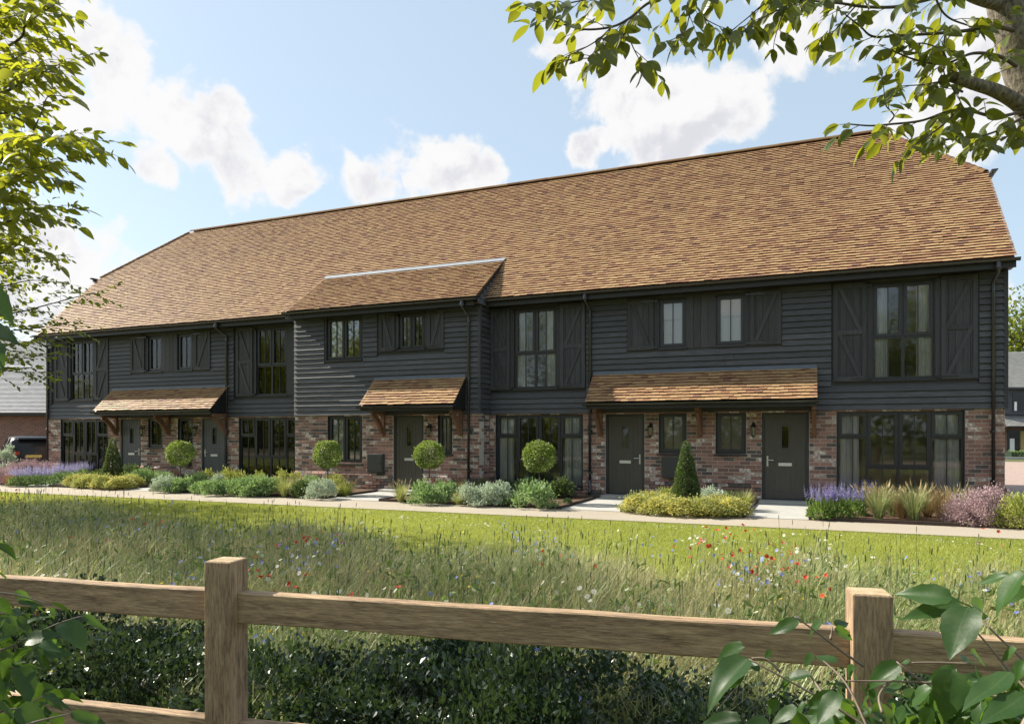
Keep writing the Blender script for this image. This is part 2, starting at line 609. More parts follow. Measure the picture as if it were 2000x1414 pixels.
class MB:
    def __init__(self):
        self.v, self.f, self.m = [], [], []

    def add(self, vs, fs, mi=0):
        b = len(self.v)
        self.v += [tuple(x) for x in vs]
        self.f += [tuple(i + b for i in q) for q in fs]
        self.m += [mi] * len(fs)
        return self

    def hexa(self, p, mi=0):
        return self.add(p, [(0, 3, 2, 1), (4, 5, 6, 7), (0, 1, 5, 4), (1, 2, 6, 5), (2, 3, 7, 6), (3, 0, 4, 7)], mi)

    def box(self, x0, x1, y0, y1, z0, z1, mi=0):
        return self.hexa([(x0, y0, z0), (x1, y0, z0), (x1, y1, z0), (x0, y1, z0), (x0, y0, z1), (x1, y0, z1), (x1, y1, z1), (x0, y1, z1)], mi)

    def prism_x(self, poly, x0, x1, mi=0):
        n = len(poly)
        vs = [(x0, a, b) for a, b in poly] + [(x1, a, b) for a, b in poly]
        fs = [tuple(range(n - 1, -1, -1)), tuple(range(n, 2 * n))]
        fs += [(i, (i + 1) % n, n + (i + 1) % n, n + i) for i in range(n)]
        return self.add(vs, fs, mi)

    def tube(self, pts, r, n=8, cap=True, mi=0):
        pts = [Vector(p) for p in pts]
        rs = r if isinstance(r, (list, tuple)) else [r] * len(pts)
        base = len(self.v)
        up = Vector((0, 0, 1))
        prev = None
        for i, p in enumerate(pts):
            d = (pts[min(i + 1, len(pts) - 1)] - pts[max(i - 1, 0)])
            if d.length < 1e-9:
                d = Vector((0, 0, 1))
            d.normalize()
            if prev is None:
                a = d.cross(up if abs(d.z) < .95 else Vector((1, 0, 0))).normalized()
            else:
                a = (prev - d * prev.dot(d))
                a = a.normalized() if a.length > 1e-6 else d.orthogonal().normalized()
            prev = a
            b = d.cross(a)
            for k in range(n):
                t_ = 2 * math.pi * k / n
                self.v.append(tuple(p + (a * math.cos(t_) + b * math.sin(t_)) * rs[i]))
        for i in range(len(pts) - 1):
            for k in range(n):
                k2 = (k + 1) % n
                self.f.append((base + i * n + k, base + i * n + k2, base + (i + 1) * n + k2, base + (i + 1) * n + k))
                self.m.append(mi)
        if cap:
            self.f.append(tuple(base + k for k in range(n - 1, -1, -1)))
            self.m.append(mi)
            e = base + (len(pts) - 1) * n
            self.f.append(tuple(e + k for k in range(n)))
            self.m.append(mi)
        return self

    def lathe(self, prof, c=(0, 0, 0), n=12, mi=0):
        return self.tube([(c[0], c[1], c[2] + z) for r_, z in prof], [max(r_, 1e-4) for r_, z in prof], n, True, mi)

    def mesh(self, name, mats, smooth=False, bevel=0.0):
        me = bpy.data.meshes.new(name)
        me.from_pydata(self.v, [], self.f)
        for x in ([mats] if isinstance(mats, str) else mats):
            me.materials.append(MATS[x])
        if not isinstance(mats, str):
            me.polygons.foreach_set('material_index', self.m)
        if bevel:
            import bmesh
            bm = bmesh.new()
            bm.from_mesh(me)
            bmesh.ops.bevel(bm, geom=list(bm.edges), offset=bevel, segments=2, affect='EDGES', profile=.6)
            bm.to_mesh(me)
            bm.free()
        if smooth:
            me.polygons.foreach_set('use_smooth', [True] * len(me.polygons))
        me.update()
        return me

    def build(self, name, mats, parent=None, smooth=False, bevel=0.0):
        return link(name, self.mesh(name, mats, smooth, bevel), parent)


def np_mesh(name, V, loops, starts, totals, mats, rnd=None, mi=None, smooth=False):
    me = bpy.data.meshes.new(name)
    me.vertices.add(len(V))
    me.vertices.foreach_set('co', np.ascontiguousarray(V, np.float32).ravel())
    me.loops.add(len(loops))
    me.loops.foreach_set('vertex_index', np.ascontiguousarray(loops, np.int32))
    me.polygons.add(len(starts))
    me.polygons.foreach_set('loop_start', np.ascontiguousarray(starts, np.int32))
    me.polygons.foreach_set('loop_total', np.ascontiguousarray(totals, np.int32))
    for x in ([mats] if isinstance(mats, str) else mats):
        me.materials.append(MATS[x])
    if mi is not None:
        me.polygons.foreach_set('material_index', np.ascontiguousarray(mi, np.int32))
    if rnd is not None:
        at = me.attributes.new('rnd', 'FLOAT', 'POINT')
        at.data.foreach_set('value', np.ascontiguousarray(rnd, np.float32))
    me.update(calc_edges=True)
    if not smooth:
        me.shade_flat()
    return me


class Batch:
    """collects many transformed copies of small base shapes into one mesh"""
    def __init__(self):
        self.V, self.L, self.T, self.RN, self.MI, self.nv = [], [], [], [], [], 0

    def add(self, base, M, P, rnd=None, mi=0):
        bv, bf = base
        bv = np.asarray(bv, float)
        n, k = len(P), len(bv)
        if n == 0:
            return self
        V = np.einsum('nij,kj->nki', M, bv) + np.asarray(P)[:, None, :]
        self.V.append(V.reshape(-1, 3))
        lp = np.array([i for f in bf for i in f])
        self.L.append((lp[None, :] + (np.arange(n) * k)[:, None] + self.nv).ravel())
        self.T.append(np.tile([len(f) for f in bf], n))
        if rnd is None:
            rnd = NR.rand(n)
        self.RN.append(np.repeat(rnd, k))
        self.MI.append(np.full(n * len(bf), mi))
        self.nv += n * k
        return self

    def mesh(self, name, mats, smooth=False):
        T = np.concatenate(self.T)
        st = np.concatenate([[0], np.cumsum(T)[:-1]])
        return np_mesh(name, np.concatenate(self.V), np.concatenate(self.L), st, T, mats, np.concatenate(self.RN), np.concatenate(self.MI), smooth)

    def build(self, name, mats, parent=None, smooth=False):
        return link(name, self.mesh(name, mats, smooth), parent)


def norm(a):
    return a / np.maximum(np.linalg.norm(a, axis=-1, keepdims=True), 1e-9)


def frames(d, up, size, wid=1.0):
    """matrices whose columns are (direction, side, normal) scaled by size"""
    d = norm(np.asarray(d, float))
    s = norm(np.cross(up, d))
    n = np.cross(d, s)
    size = np.broadcast_to(np.asarray(size, float), (len(d),))[:, None]
    return np.stack([d * size, s * size * wid, n * size], axis=2)


def rand_unit(n):
    return norm(NR.normal(size=(n, 3)))


# leaf shapes: x along the leaf 0..1, y across, z its normal
def leaf_shape(width=.5, fold=.18, curl=.12, ns=4, peak=.42, tipx=1.0):
    v, f = [], []
    for i in range(ns + 1):
        x = i / ns
        w = width * .5 * (math.sin(math.pi * min(1, x / (2 * peak)) if x < peak else math.pi * (.5 + .5 * (x - peak) / (1 - peak)))) ** .8 if 0 < x < 1 else 0.0
        z = -curl * x * x
        v += [(x, w, z + fold * w), (x, 0, z), (x, -w, z + fold * w)]
    for i in range(ns):
        a, b = 3 * i, 3 * (i + 1)
        if i == 0:
            f += [(a + 1, b + 1, b), (a + 1, b + 2, b + 1)]
        elif i == ns - 1:
            f += [(a, a + 1, b + 1), (a + 1, a + 2, b + 1)]
        else:
            f += [(a, a + 1, b + 1, b), (a + 1, a + 2, b + 2, b + 1)]
    used = sorted({i for q in f for i in q})
    mp = {o: i for i, o in enumerate(used)}
    return [v[i] for i in used], [tuple(mp[i] for i in q) for q in f]


def big_leaf_shape(width=.62, fold=.22, curl=.25, ns=9, seed=0, droop=0.0):
    """a large leaf with a toothed, waving edge and a folded midrib"""
    rr = random.Random(seed)
    v, f = [], []
    for i in range(ns + 1):
        x = i / ns
        w = width * .5 * (x ** .62 * (1 - x) ** .98) / .4115 * (1 - .45 * x ** 4)
        if i == ns:
            w = 0.0
        if i == 0:
            w = .015
        tooth = 1 + (.07 if i % 2 else -.03)
        z = -curl * x * x + .02 * math.sin(7 * x + seed)
        for k, q in enumerate((1.0, .5, 0, -.5, -1.0)):
            ww = w * q * (tooth if abs(q) == 1 else 1)
            xx = x - (.05 * abs(q) * (1 - x) if i else 0)
            v.append((xx, ww, z + fold * abs(ww) - .25 * fold * abs(q) ** 2 * w + .03 * math.sin(9 * x + k * 2 + seed) * abs(q) * w / .3))
    for i in range(ns):
        for k in range(4):
            a = 5 * i + k
            f.append((a, a + 1, a + 6, a + 5))
    return v, f


LEAF4 = leaf_shape()
LEAF_SMALL = ([(0, 0, 0), (.5, .28, .06), (1, 0, -.06), (.5, -.28, .06)], [(0, 3, 2), (0, 2, 1)])
LEAF_BOX = ([(0, 0, 0), (.55, .34, .05), (1, 0, -.05), (.55, -.34, .05)], [(0, 3, 2, 1)])
NEEDLE = ([(0, .06, 0), (0, -.06, 0), (1, 0, -.1)], [(0, 1, 2)])


def blade_shape(bend=.35, w=.02):
    v, f = [], []
    for i in range(3):
        t_ = i / 3
        v += [(t_, w * (1 - t_ * .75), bend * t_ * t_), (t_, -w * (1 - t_ * .75), bend * t_ * t_)]
    v.append((1, 0, bend))
    f = [(0, 1, 3, 2), (2, 3, 5, 4), (4, 5, 6)]
    return v, f


# ------------------------------------------------------------------ ground, paths, beds
def sheet(name, pts, z, mat, thick=0.0, parent=None, kind='structure'):
    m = MB()
    n = len(pts)
    vs = [(x, y, z) for x, y in pts]
    if thick:
        vs += [(x, y, z - thick) for x, y in pts]
        m.add(vs, [tuple(range(n))] + [(i, n + i, n + (i + 1) % n, (i + 1) % n) for i in range(n)])
    else:
        m.add(vs, [tuple(range(n))])
    o = m.build(name, mat, parent)
    if parent is None:
        tag(o, kind=kind)
    return o


tag(sheet('ground', [(-500, -400), (500, -400), (500, 600), (-500, 600)], -.03, 'field'), 'rough grass land reaching to the horizon', 'ground')
PATH_OUT_L, PATH_OUT_R = (-34.0, -5.05), (9.0, -4.28)


def path_out(x):
    return PATH_OUT_L[1] + (x - PATH_OUT_L[0]) / (PATH_OUT_R[0] - PATH_OUT_L[0]) * (PATH_OUT_R[1] - PATH_OUT_L[1])


PATH_IN = -3.17
tag(sheet('lawn', [(-34, -17), (16, -17), (16, path_out(9)), (9, path_out(9)), (-34, path_out(-34))], -.004, 'lawn'), 'mown bright green lawn beyond the meadow', 'lawn')
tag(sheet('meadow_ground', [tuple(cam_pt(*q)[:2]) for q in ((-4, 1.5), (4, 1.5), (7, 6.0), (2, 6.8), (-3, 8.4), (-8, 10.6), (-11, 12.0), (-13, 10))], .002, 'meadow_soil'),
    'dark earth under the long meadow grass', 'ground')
tag(sheet('footpath', [(-34, PATH_IN), (-34, path_out(-34)), (9, path_out(9)), (9, PATH_IN)], .012, 'resin_path', .05), 'buff gravel footpath along the front of the terrace', 'path')
# door paths between the beds
DOOR_PATHS = [(-21.45, -20.32, 0.0), (-17.42, -16.32, 0.0), (-10.60, -9.12, -.615), (-4.74, -3.52, 0.0), (-1.16, -.09, 0.0)]
for i, (a, b, yw) in enumerate(DOOR_PATHS):
    o = MB().box(a, b, PATH_IN - .002, yw - .02, -.03, .022).build('door_path', 'slab_concrete')
    tag(o, 'pale concrete path leading to %s' % ['the leftmost front door', 'the second front door from the left', 'the middle front door',
        'the door left of the right hand porch windows', 'the rightmost front door'][i], 'path', 'concrete door paths', 'structure')
    tag(MB().box(a + .04, b - .04, yw - .40, yw + .02, .0221, .075).build('doorstep', 'slab_concrete', o, bevel=.006))


def bed(x0, x1, y1, label, y0=PATH_IN + .02):
    o = MB().box(x0 + .03, x1 - .03, y0 + .03, y1, -.03, .045).build('planting_bed', 'soil')
    tag(o, label, 'planting bed', 'planting beds along the front wall', 'structure')
    for q in ((x0, x1, y0 - .02, y0 + .02), (x0, x0 + .04, y0 + .022, y1 - .01), (x1 - .04, x1, y0 + .022, y1 - .01)):
        MB().box(*q, -.03, .075).build('edging', 'edging', o, bevel=.004)
    return o


bed(-30.0, -21.45, -.03, 'bare brown soil bed left of the leftmost door')
bed(-20.32, -17.42, -.03, 'soil bed between the two left doors')
bed(-16.32, -10.60, -.66, 'long soil bed in front of the projecting bay')
bed(-9.12, -4.74, -.66, 'soil bed right of the middle door')
bed(-3.52, -1.16, -.07, 'soil bed between the two right doors')
bed(-.09, 6.5, -.07, 'soil bed in front of the large right hand window')
tag(sheet('block_paving', [(3.9, .2), (60, .2), (60, 29), (3.9, 29)], .002, 'block_paving'), 'pinkish block paved street right of the terrace', 'paving')
tag(sheet('parking_court', [(-60, -2.9), (-25.6, -2.9), (-25.6, 26), (-60, 26)], .002, 'block_paving'), 'paved court left of the terrace', 'paving')
tag(sheet('earth_track', [(-80, -27), (60, -27), (60, -21.5), (-80, -21.5)], -.02, 'track'), 'brown earth track', 'track')

# ------------------------------------------------------------------ the terrace
HOUSE = thing('terrace_house', 'long terrace with orange tiled roof, black boarded upper floor and brick ground floor', 'house')
XL, XR = -24.95, 3.51          # ends of the main walls
BL, BR, BY = -13.60, -7.80, -.615   # projecting bay
DXL = -16.70                   # the left pair repeats the right pair at this offset
COURSE, BLEN = .084, .240
BOARD0, BOARDH, NBOARD = 2.052, .131, 21


class Panel:
    def __init__(self, ox, oy, tx, ty, nx, ny, length):
        self.o, self.t, self.n, self.len = (ox, oy), (tx, ty), (nx, ny), length

    def p(self, s, d, z):
        return (self.o[0] + self.t[0] * s + self.n[0] * d, self.o[1] + self.t[1] * s + self.n[1] * d, z)

    def hexa(self, m, s0, s1, d0, d1, z0, z1, mi=0):
        m.hexa([self.p(s0, d1, z0), self.p(s1, d1, z0), self.p(s1, d0, z0), self.p(s0, d0, z0),
                self.p(s0, d1, z1), self.p(s1, d1, z1), self.p(s1, d0, z1), self.p(s0, d0, z1)], mi)


def minus(iv, cuts):
    out = [iv]
    for a, b in cuts:
        nx = []
        for p, q in out:
            if b <= p or a >= q:
                nx.append((p, q))
            else:
                if a > p:
                    nx.append((p, a))
                if b < q:
                    nx.append((b, q))
        out = nx
    return out


BRICKS = []      # (panel, s0, s1, z0, kind, plinth)


def lay_bricks(pan, holes, top=2.05, main=True):
    i = 0
    while i * COURSE < top:
        z0 = i * COURSE + .005
        zm = z0 + .037
        segs = minus((0, pan.len), [(a - .004, b + .004) for a, b, c, d in holes if c < zm < d])
        off = (i % 2) * BLEN / 2
        for a, b in segs:
            k = math.floor((a - off) / BLEN)
            while k * BLEN + off < b:
                s0, s1 = max(a, k * BLEN + off), min(b, (k + 1) * BLEN + off)
                if s1 - s0 > .045:
                    BRICKS.append((pan, s0 + .005, s1 - .005, z0, 0 if i < 5 else (1 if i == 5 else 2), main))
                k += 1
        i += 1


def core_wall(pan, holes, z0, z1, m, d0=-.008, d1=-.26, mi=0):
    xs = sorted({0, pan.len} | {q for h in holes for q in h[:2]})
    for a, b in zip(xs[:-1], xs[1:]):
        if b - a < 1e-4:
            continue
        mid = (a + b) / 2
        for c, d in minus((z0, z1), [(h[2], h[3]) for h in holes if h[0] < mid < h[1]]):
            pan.hexa(m, a, b, d1, d0, c, d, mi)


BOARDS = 0


def lay_boards(pan, zones, mat='weatherboard', single=True, top=None):
    global BOARDS
    joined = MB()
    for j in range(NBOARD):
        z0 = BOARD0 + j * BOARDH
        zm = z0 + .065
        segs = minus((0, pan.len), [(a, b) for a, b, c, d in zones if c - .02 < zm < d + .02])
        queue = list(segs)
        while queue:
            a, b = queue.pop()
            if b - a < .03:
                continue
            if b - a > 3.2 and R.random() < .55:      # butt joint
                c_ = R.uniform(a + 1.0, b - 1.0)
                queue += [(a, c_ - .002), (c_ + .002, b)]
                continue
            m = MB() if single else joined
            ns = max(1, int((b - a) / .45))
            ss = [a + (b - a) * q / ns for q in range(ns + 1)]
            ring = []
            tilt = R.uniform(-.003, .003)
            for s in ss:
                jz, jd = R.uniform(-.003, .003), R.uniform(-.002, .002)
                zt = z0 + .150
                ring.append([pan.p(s, .001, z0 + .004), pan.p(s, .050 + jd + tilt, z0 + jz), pan.p(s, .047 + jd, z0 + .010 + jz), pan.p(s, .026, z0 + .112),
                             pan.p(s, .005, z0 + .115), pan.p(s, .005, zt), pan.p(s, .001, zt)])
            base = [q for r_ in ring for q in r_]
            fs = []
            for q in range(ns):
                for k in range(7):
                    fs.append((q * 7 + k, (q + 1) * 7 + k, (q + 1) * 7 + (k + 1) % 7, q * 7 + (k + 1) % 7))
            fs += [tuple(range(7)), tuple(ns * 7 + k for k in range(6, -1, -1))]
            m.add(base, fs)
            if single:
                m.build('weatherboard', mat, HOUSE)
                BOARDS += 1
    if not single:
        o = joined.build('weatherboards', mat, HOUSE)
        tag(o, kind='stuff')


# openings: (x0, x1, z0, z1)
def shifted(lst, dx):
    return [(a + dx, b + dx, c, d) for a, b, c, d in lst]


G_BIG = [(-7.626, -5.262, .19, 2.045), (.449, 2.825, .19, 2.045)]
G_SMALL = [(-3.39, -2.745, 1.085, 2.045), (-2.085, -1.42, 1.085, 2.045)]
G_DOOR = [(-4.69, -3.73, .02, 2.045), (-1.085, -.10, .02, 2.045)]
U_BIG = [(-7.106, -5.940, 2.69, 4.745), (1.133, 2.298, 2.69, 4.745)]
U_SMALL = [(-3.39, -2.742, 3.56, 4.725), (-2.085, -1.43, 3.56, 4.725)]
U_ZONE = [(-7.80, -5.165, 2.64, 4.80), (-4.145, -.655, 3.50, 4.80), (.342, 3.068, 2.64, 4.80)]
B_G = [(-12.47, -11.335, .73, 2.045), (-8.995, -8.575, 1.02, 2.045)]
B_DOOR = [(-10.345, -9.415, .02, 2.045)]
B_U = [(-12.505, -11.333, 3.565, 4.745), (-10.17, -9.37, 3.765, 4.73)]
B_ZONE = [(-12.56, -11.28, 3.52, 4.80), (-10.83, -8.79, 3.70, 4.80)]
L_ZONE = shifted([(-8.045, -5.165, 2.64, 4.80), (-4.145, -.655, 3.50, 4.80), (.272, 3.11, 2.64, 4.80)], DXL)

panL = Panel(XL, 0, 1, 0, 0, -1, BL - XL)
panR = Panel(BR, 0, 1, 0, 0, -1, XR - BR)
panB = Panel(BL, BY, 1, 0, 0, -1, BR - BL)
panBR = Panel(BR, BY, 0, 1, 1, 0, -BY)
panBL = Panel(BL, 0, 0, -1, -1, 0, -BY)
panER = Panel(XR, 0, 0, 1, 1, 0, 8.0)
panEL = Panel(XL, 8.0, 0, -1, -1, 0, 8.0)


def loc(pan, lst):
    return [(a - pan.o[0], b - pan.o[0], c, d) for a, b, c, d in lst]


right_g = G_BIG + G_SMALL + G_DOOR
left_g = [h for h in shifted(right_g, DXL)]
left_g = [(a, min(b, BL - .02), c, d) for a, b, c, d in left_g]
right_u = U_BIG + U_SMALL
left_u = shifted(right_u, DXL)
lay_bricks(panL, loc(panL, left_g))
lay_bricks(panR, loc(panR, right_g))
lay_bricks(panB, loc(panB, B_G + B_DOOR))
lay_bricks(panBR, [])
lay_bricks(panBL, [], main=False)
lay_bricks(panER, [], main=False)
lay_bricks(panEL, [], main=False)
core = MB()
upper = MB()
for pan, g, u in ((panL, left_g, left_u), (panR, right_g, right_u), (panB, B_G + B_DOOR, B_U)):
    core_wall(pan, loc(pan, g), -.05, 2.06, core)
    core_wall(pan, loc(pan, u), 2.06, 4.82, upper, 0.0, -.26)
for pan, s0_, s1_ in ((panBR, .268, -BY - .001), (panBL, .001, -BY - .268), (panER, .268, 8.0), (panEL, 0.0, 8.0 - .268)):
    pan.hexa(core, s0_, s1_, -.26, -.008, -.05, 2.06)
    pan.hexa(upper, s0_, s1_, -.26, 0.0, 2.06, 4.82)
core.build('wall', 'mortar', HOUSE)
upper.build('upper_wall', 'fascia_black', HOUSE)
lay_boards(panL, loc(panL, L_ZONE))
lay_boards(panB, loc(panB, B_ZONE))
lay_boards(panR, loc(panR, U_ZONE))
lay_boards(panBR, [], 'weatherboard_return')
lay_boards(panBL, [], 'weatherboard_return', False)
lay_boards(panER, [], 'weatherboard_return', False)
lay_boards(panEL, [], 'weatherboard_return', False)
# corner boards
for (x, y) in ((XR + .004, -.044), (BR + .004, BY - .044), (XL - .05, -.044)):
    MB().box(x - .03, x + .046, y, y + .075, 2.05, 4.81).build('corner_board', 'shutter_paint', HOUSE, bevel=.004)


def brick_base(kind, w=BLEN - .010):
    h, dp = COURSE - .010, .022
    if kind == 2:
        f0, f1 = 0.0, 0.0
    elif kind == 0:
        f0, f1 = .05, .05
    else:
        f0, f1 = .05, .002
    e = .003
    v = [(e, f0, e), (w - e, f0, e), (w - e, f1, h - e), (e, f1, h - e),
         (0, f0 - .004, 0), (w, f0 - .004, 0), (w, f1 - .004, h), (0, f1 - .004, h),
         (0, f0 - dp - .05, 0), (w, f0 - dp - .05, 0), (w, f1 - dp - .05, h), (0, f1 - dp - .05, h)]
    f = [(0, 1, 2, 3)]
    for a, b in ((0, 1), (1, 2), (2, 3), (3, 0)):
        f.append((a, a + 4, b + 4, b))
        f.append((a + 4, a + 8, b + 8, b + 4))
    return v, f


def place_bricks():
    score = []
    for i, (pan, s0, s1, z0, kind, main) in enumerate(BRICKS):
        if not main or kind != 2 or s1 - s0 < BLEN - .02:
            continue
        c = pan.p((s0 + s1) / 2, 0, z0 + .04)
        u, v = pix(c)
        if v > 955 or (1634 < u < 1884):
            continue
        score.append((depth(c), i))
    score.sort()
    chosen = {i for _, i in score[:300]}
    bases = {k: brick_base(k) for k in (0, 1, 2)}
    meshes = {}
    for pan_key in range(1):
        m = MB()
        m.add(*bases[2])
        meshes[2] = m.mesh('brick', 'brick')
    bt = Batch()
    groups = {}
    for i, (pan, s0, s1, z0, kind, main) in enumerate(BRICKS):
        jd = R.uniform(-.003, .002)
        ang = R.uniform(-.006, .006)
        o = pan.p(s0, jd, z0)
        sc = (s1 - s0) / (BLEN - .010)
        if i in chosen:
            b = link('brick', meshes[2], HOUSE)
            # local x -> tangent, y -> outward, z -> up
            M = Matrix(((pan.t[0], pan.n[0], 0, o[0]), (pan.t[1], pan.n[1], 0, o[1]), (0, 0, 1, o[2]), (0, 0, 0, 1)))
            b.matrix_local = M @ Matrix.Rotation(ang, 4, 'Y')
            continue
        groups.setdefault(kind, []).append((o, pan, sc, ang))
    for kind, lst in groups.items():
        M = np.array([[[p_.t[0] * sc, p_.n[0], 0], [p_.t[1] * sc, p_.n[1], 0], [-a * .3, 0, 1]] for o, p_, sc, a in lst])
        bt.add(bases[kind], M, np.array([o for o, *_ in lst]))
    tag(bt.build('brickwork', 'brick', HOUSE), kind='stuff')


place_bricks()

# inside: floors, ceilings, party walls, back wall
ins = MB()
ins.box(XL + .3, XR - .3, .30, 4.2, 2.30, 2.36)
ins.box(XL + .3, XR - .3, .27, 4.2, 4.76, 4.81)
ins.box(XL + .3, XR - .3, 4.2, 4.3, .0, 4.76)
ins.box(BL + .27, BR - .27, BY + .28, .26, 2.30, 2.36)
ins.box(BL + .27, BR - .27, BY + .27, .268, 4.765, 4.805)
for x in (XL + .28, -19.15, BL + .0, BR - .1, -2.45, XR - .32, -21.75, -16.45, -5.0, .15):
    ins.box(x, x + .08, .265, 4.19, .01, 4.755)
ins.build('interior_wall', 'interior', HOUSE)
MB().box(XL + .3, XR - .3, .262, 4.2, -.02, .02).build('interior_floor', 'interior_floor', HOUSE)
MB().box(BL + .27, BR - .27, BY + .28, .261, -.02, .018).build('interior_floor', 'interior_floor', HOUSE)


# ------------------------------------------------------------------ windows
def window(x0, x1, z0, z1, Y, cols, sill=True, liner=True):
    """cols: list of columns, each a list of (fraction of height from the top, opens)"""
    F, yf, yb = .055, Y + .055, Y + .125
    m = MB()
    m.box(x0, x0 + F, yf, yb, z0, z1)
    m.box(x1 - F, x1, yf, yb, z0, z1)
    m.box(x0 + F, x1 - F, yf + .001, yb, z1 - F, z1)
    m.box(x0 + F, x1 - F, yf + .001, yb, z0, z0 + F)
    if liner:   # black lining of the reveal
        for q in ((x0 - .003, x0 + .012, z0, z1), (x1 - .012, x1 + .003, z0, z1), (x0 + .012, x1 - .012, z1 - .012, z1 + .003), (x0 + .012, x1 - .012, z0 - .003, z0 + .012)):
            m.box(q[0], q[1], Y + .004, yf - .001, q[2], q[3])
    n = len(cols)
    cw = (x1 - x0) / n
    lights = []
    for i, col in enumerate(cols):
        a, b = x0 + i * cw, x0 + (i + 1) * cw
        la, lb = a + (F if i == 0 else .028), b - (F if i == n - 1 else .028)
        if i:
            m.box(a - .03, a + .03, yf + .004, yb - .004, z0 + F - .01, z1 - F + .01)
        top = z1 - F
        H = z1 - z0
        acc = 0
        for k, (fr, opens) in enumerate(col):
            acc += fr
            bot = z0 + F if k == len(col) - 1 else z1 - acc * H + .026
            lights.append((la, lb, bot, top, opens))
            if k < len(col) - 1:
                zc = z1 - acc * H
                m.box(la - .01, lb + .01, yf + .007, yb - .007, zc - .028, zc + .028)
                top = zc - .026
    win = m.build('window', 'frame_paint', HOUSE)
    for la, lb, bot, top, opens in lights:
        if opens:
            c, S = MB(), .048
            y0_, y1_ = yf - .014, yf + .045
            c.box(la - .012, la + S, y0_, y1_, bot - .012, top + .012)
            c.box(lb - S, lb + .012, y0_, y1_, bot - .012, top + .012)
            c.box(la + S, lb - S, y0_ + .001, y1_, top - S, top + .012)
            c.box(la + S, lb - S, y0_ + .001, y1_, bot - .012, bot + S)
            c.build('casement', 'frame_paint', win)
            pa, pb, p0, p1 = la + S - .006, lb - S + .006, bot + S - .006, top - S + .006
        else:
            pa, pb, p0, p1 = la - .004, lb + .004, bot - .004, top + .004
        MB().box(pa, pb, yf + .030, yf + .036, p0, p1).build('pane', 'glass', win)
        mid = (pa + pb) / 2
        MB().box(mid - .010, mid + .010, yf + .012, yf + .0292, p0, p1).build('glazing_bar', 'frame_paint', win)
    if sill:
        m = MB()
        m.hexa([(x0 - .03, Y - .055, z0 - .045), (x1 + .03, Y - .055, z0 - .045), (x1 + .03, yf, z0 - .045), (x0 - .03, yf, z0 - .045),
                (x0 - .03, Y - .055, z0 - .015), (x1 + .03, Y - .055, z0 - .015), (x1 + .03, yf, z0 + .001), (x0 - .03, yf, z0 + .001)])
        m.build('sill', 'frame_paint', win, bevel=.004)
    return win


BIG4 = [[(.31, True), (.69, False)], [(.655, True), (.345, False)], [(.655, True), (.345, False)], [(.31, True), (.69, False)]]
TALL2 = [[(.565, True), (.435, False)]] * 2
for dx in (0, DXL):
    for q in G_BIG:
        a, b = q[0] + dx, q[1] + dx
        cols = BIG4
        window(a, min(b, BL - .02) if dx else b, q[2], q[3], 0, cols)
    for q in G_SMALL:
        window(q[0] + dx, q[1] + dx, q[2], q[3], 0, [[(1, True)]])
    for q in U_BIG:
        window(q[0] + dx, q[1] + dx, q[2], q[3], -.03, TALL2, False)
    for q in U_SMALL:
        window(q[0] + dx, q[1] + dx, q[2], q[3], -.03, [[(1, True)]], False)
window(*B_G[0], BY, [[(1, True)], [(1, True)]])
window(*B_G[1], BY, [[(1, True)]])
window(*B_U[0], BY - .03, [[(1, True)], [(1, True)]], False)
window(*B_U[1], BY - .03, [[(1, True)], [(1, True)]], False)


# curtains and blinds: things hung inside the windows
def curtain(x0, x1, z0, z1, Y, label, group):
    n = max(12, int((x1 - x0) / .012))
    m = MB()
    ph = R.uniform(0, 6)
    vs, fs = [], []
    for i in range(n + 1):
        s = i / n
        x = x0 + (x1 - x0) * s
        w = math.sin(s * (x1 - x0) * 2 * math.pi / .085 + ph) * .024 + math.sin(s * 9 + ph) * .008
        for k, z in enumerate((z0, (z0 + z1) / 2, z1)):
            vs.append((x + (.012 * math.sin(i * .9) if k == 0 else 0), Y + w * (1.0 if k < 2 else .8), z))
    for i in range(n):
        for k in range(2):
            a = i * 3 + k
            fs.append((a, a + 3, a + 4, a + 1))
    m.add(vs, fs)
    o = m.build('curtain', 'curtain', None, True)
    return tag(o, label, 'curtain', group)


wn = {(0, 0): 'ground floor window left of the right hand porch', (0, 1): 'large ground floor window at the right end',
      (1, 0): 'large ground floor window at the left end', (1, 1): 'ground floor window left of the projecting bay'}
un = {(0, 0): 'tall upper window just right of the projecting bay', (0, 1): 'tall upper window at the right end',
      (1, 0): 'tall upper window at the left end', (1, 1): 'tall upper window just left of the projecting bay'}
for k, dx in enumerate((0, DXL)):
    for j, q in enumerate(G_BIG):
        a, b = q[0] + dx, min(q[1] + dx, BL - .02) if dx else q[1]
        curtain(a + .07, a + .44, .06, 2.2, .150, 'pale curtain at the left of the %s' % wn[k, j], 'curtains of the ground floor windows')
        if not (k == 1 and j == 1):
            curtain(b - .52, b - .08, .06, 2.2, .150, 'pale curtain at the right of the %s' % wn[k, j], 'curtains of the ground floor windows')
    for j, q in enumerate(U_BIG):
        a, b = q[0] + dx, q[1] + dx
        curtain(a + .05, a + .32, 2.45, 4.72, .115, 'pale curtain at the left of the %s' % un[k, j], 'curtains of the upper windows')
        if j == 1 or k == 0:
            curtain(b - .33, b - .05, 2.45, 4.72, .115, 'pale curtain at the right of the %s' % un[k, j], 'curtains of the upper windows')
curtain(-12.40, -12.02, 3.3, 4.72, BY + .115, 'pale curtain in the upper window of the projecting bay', 'curtains of the upper windows')
curtain(-12.40, -12.00, .30, 2.2, BY + .150, 'pale curtain in the ground floor window of the projecting bay', 'curtains of the ground floor windows')
pn = ['left small window', 'right small window']
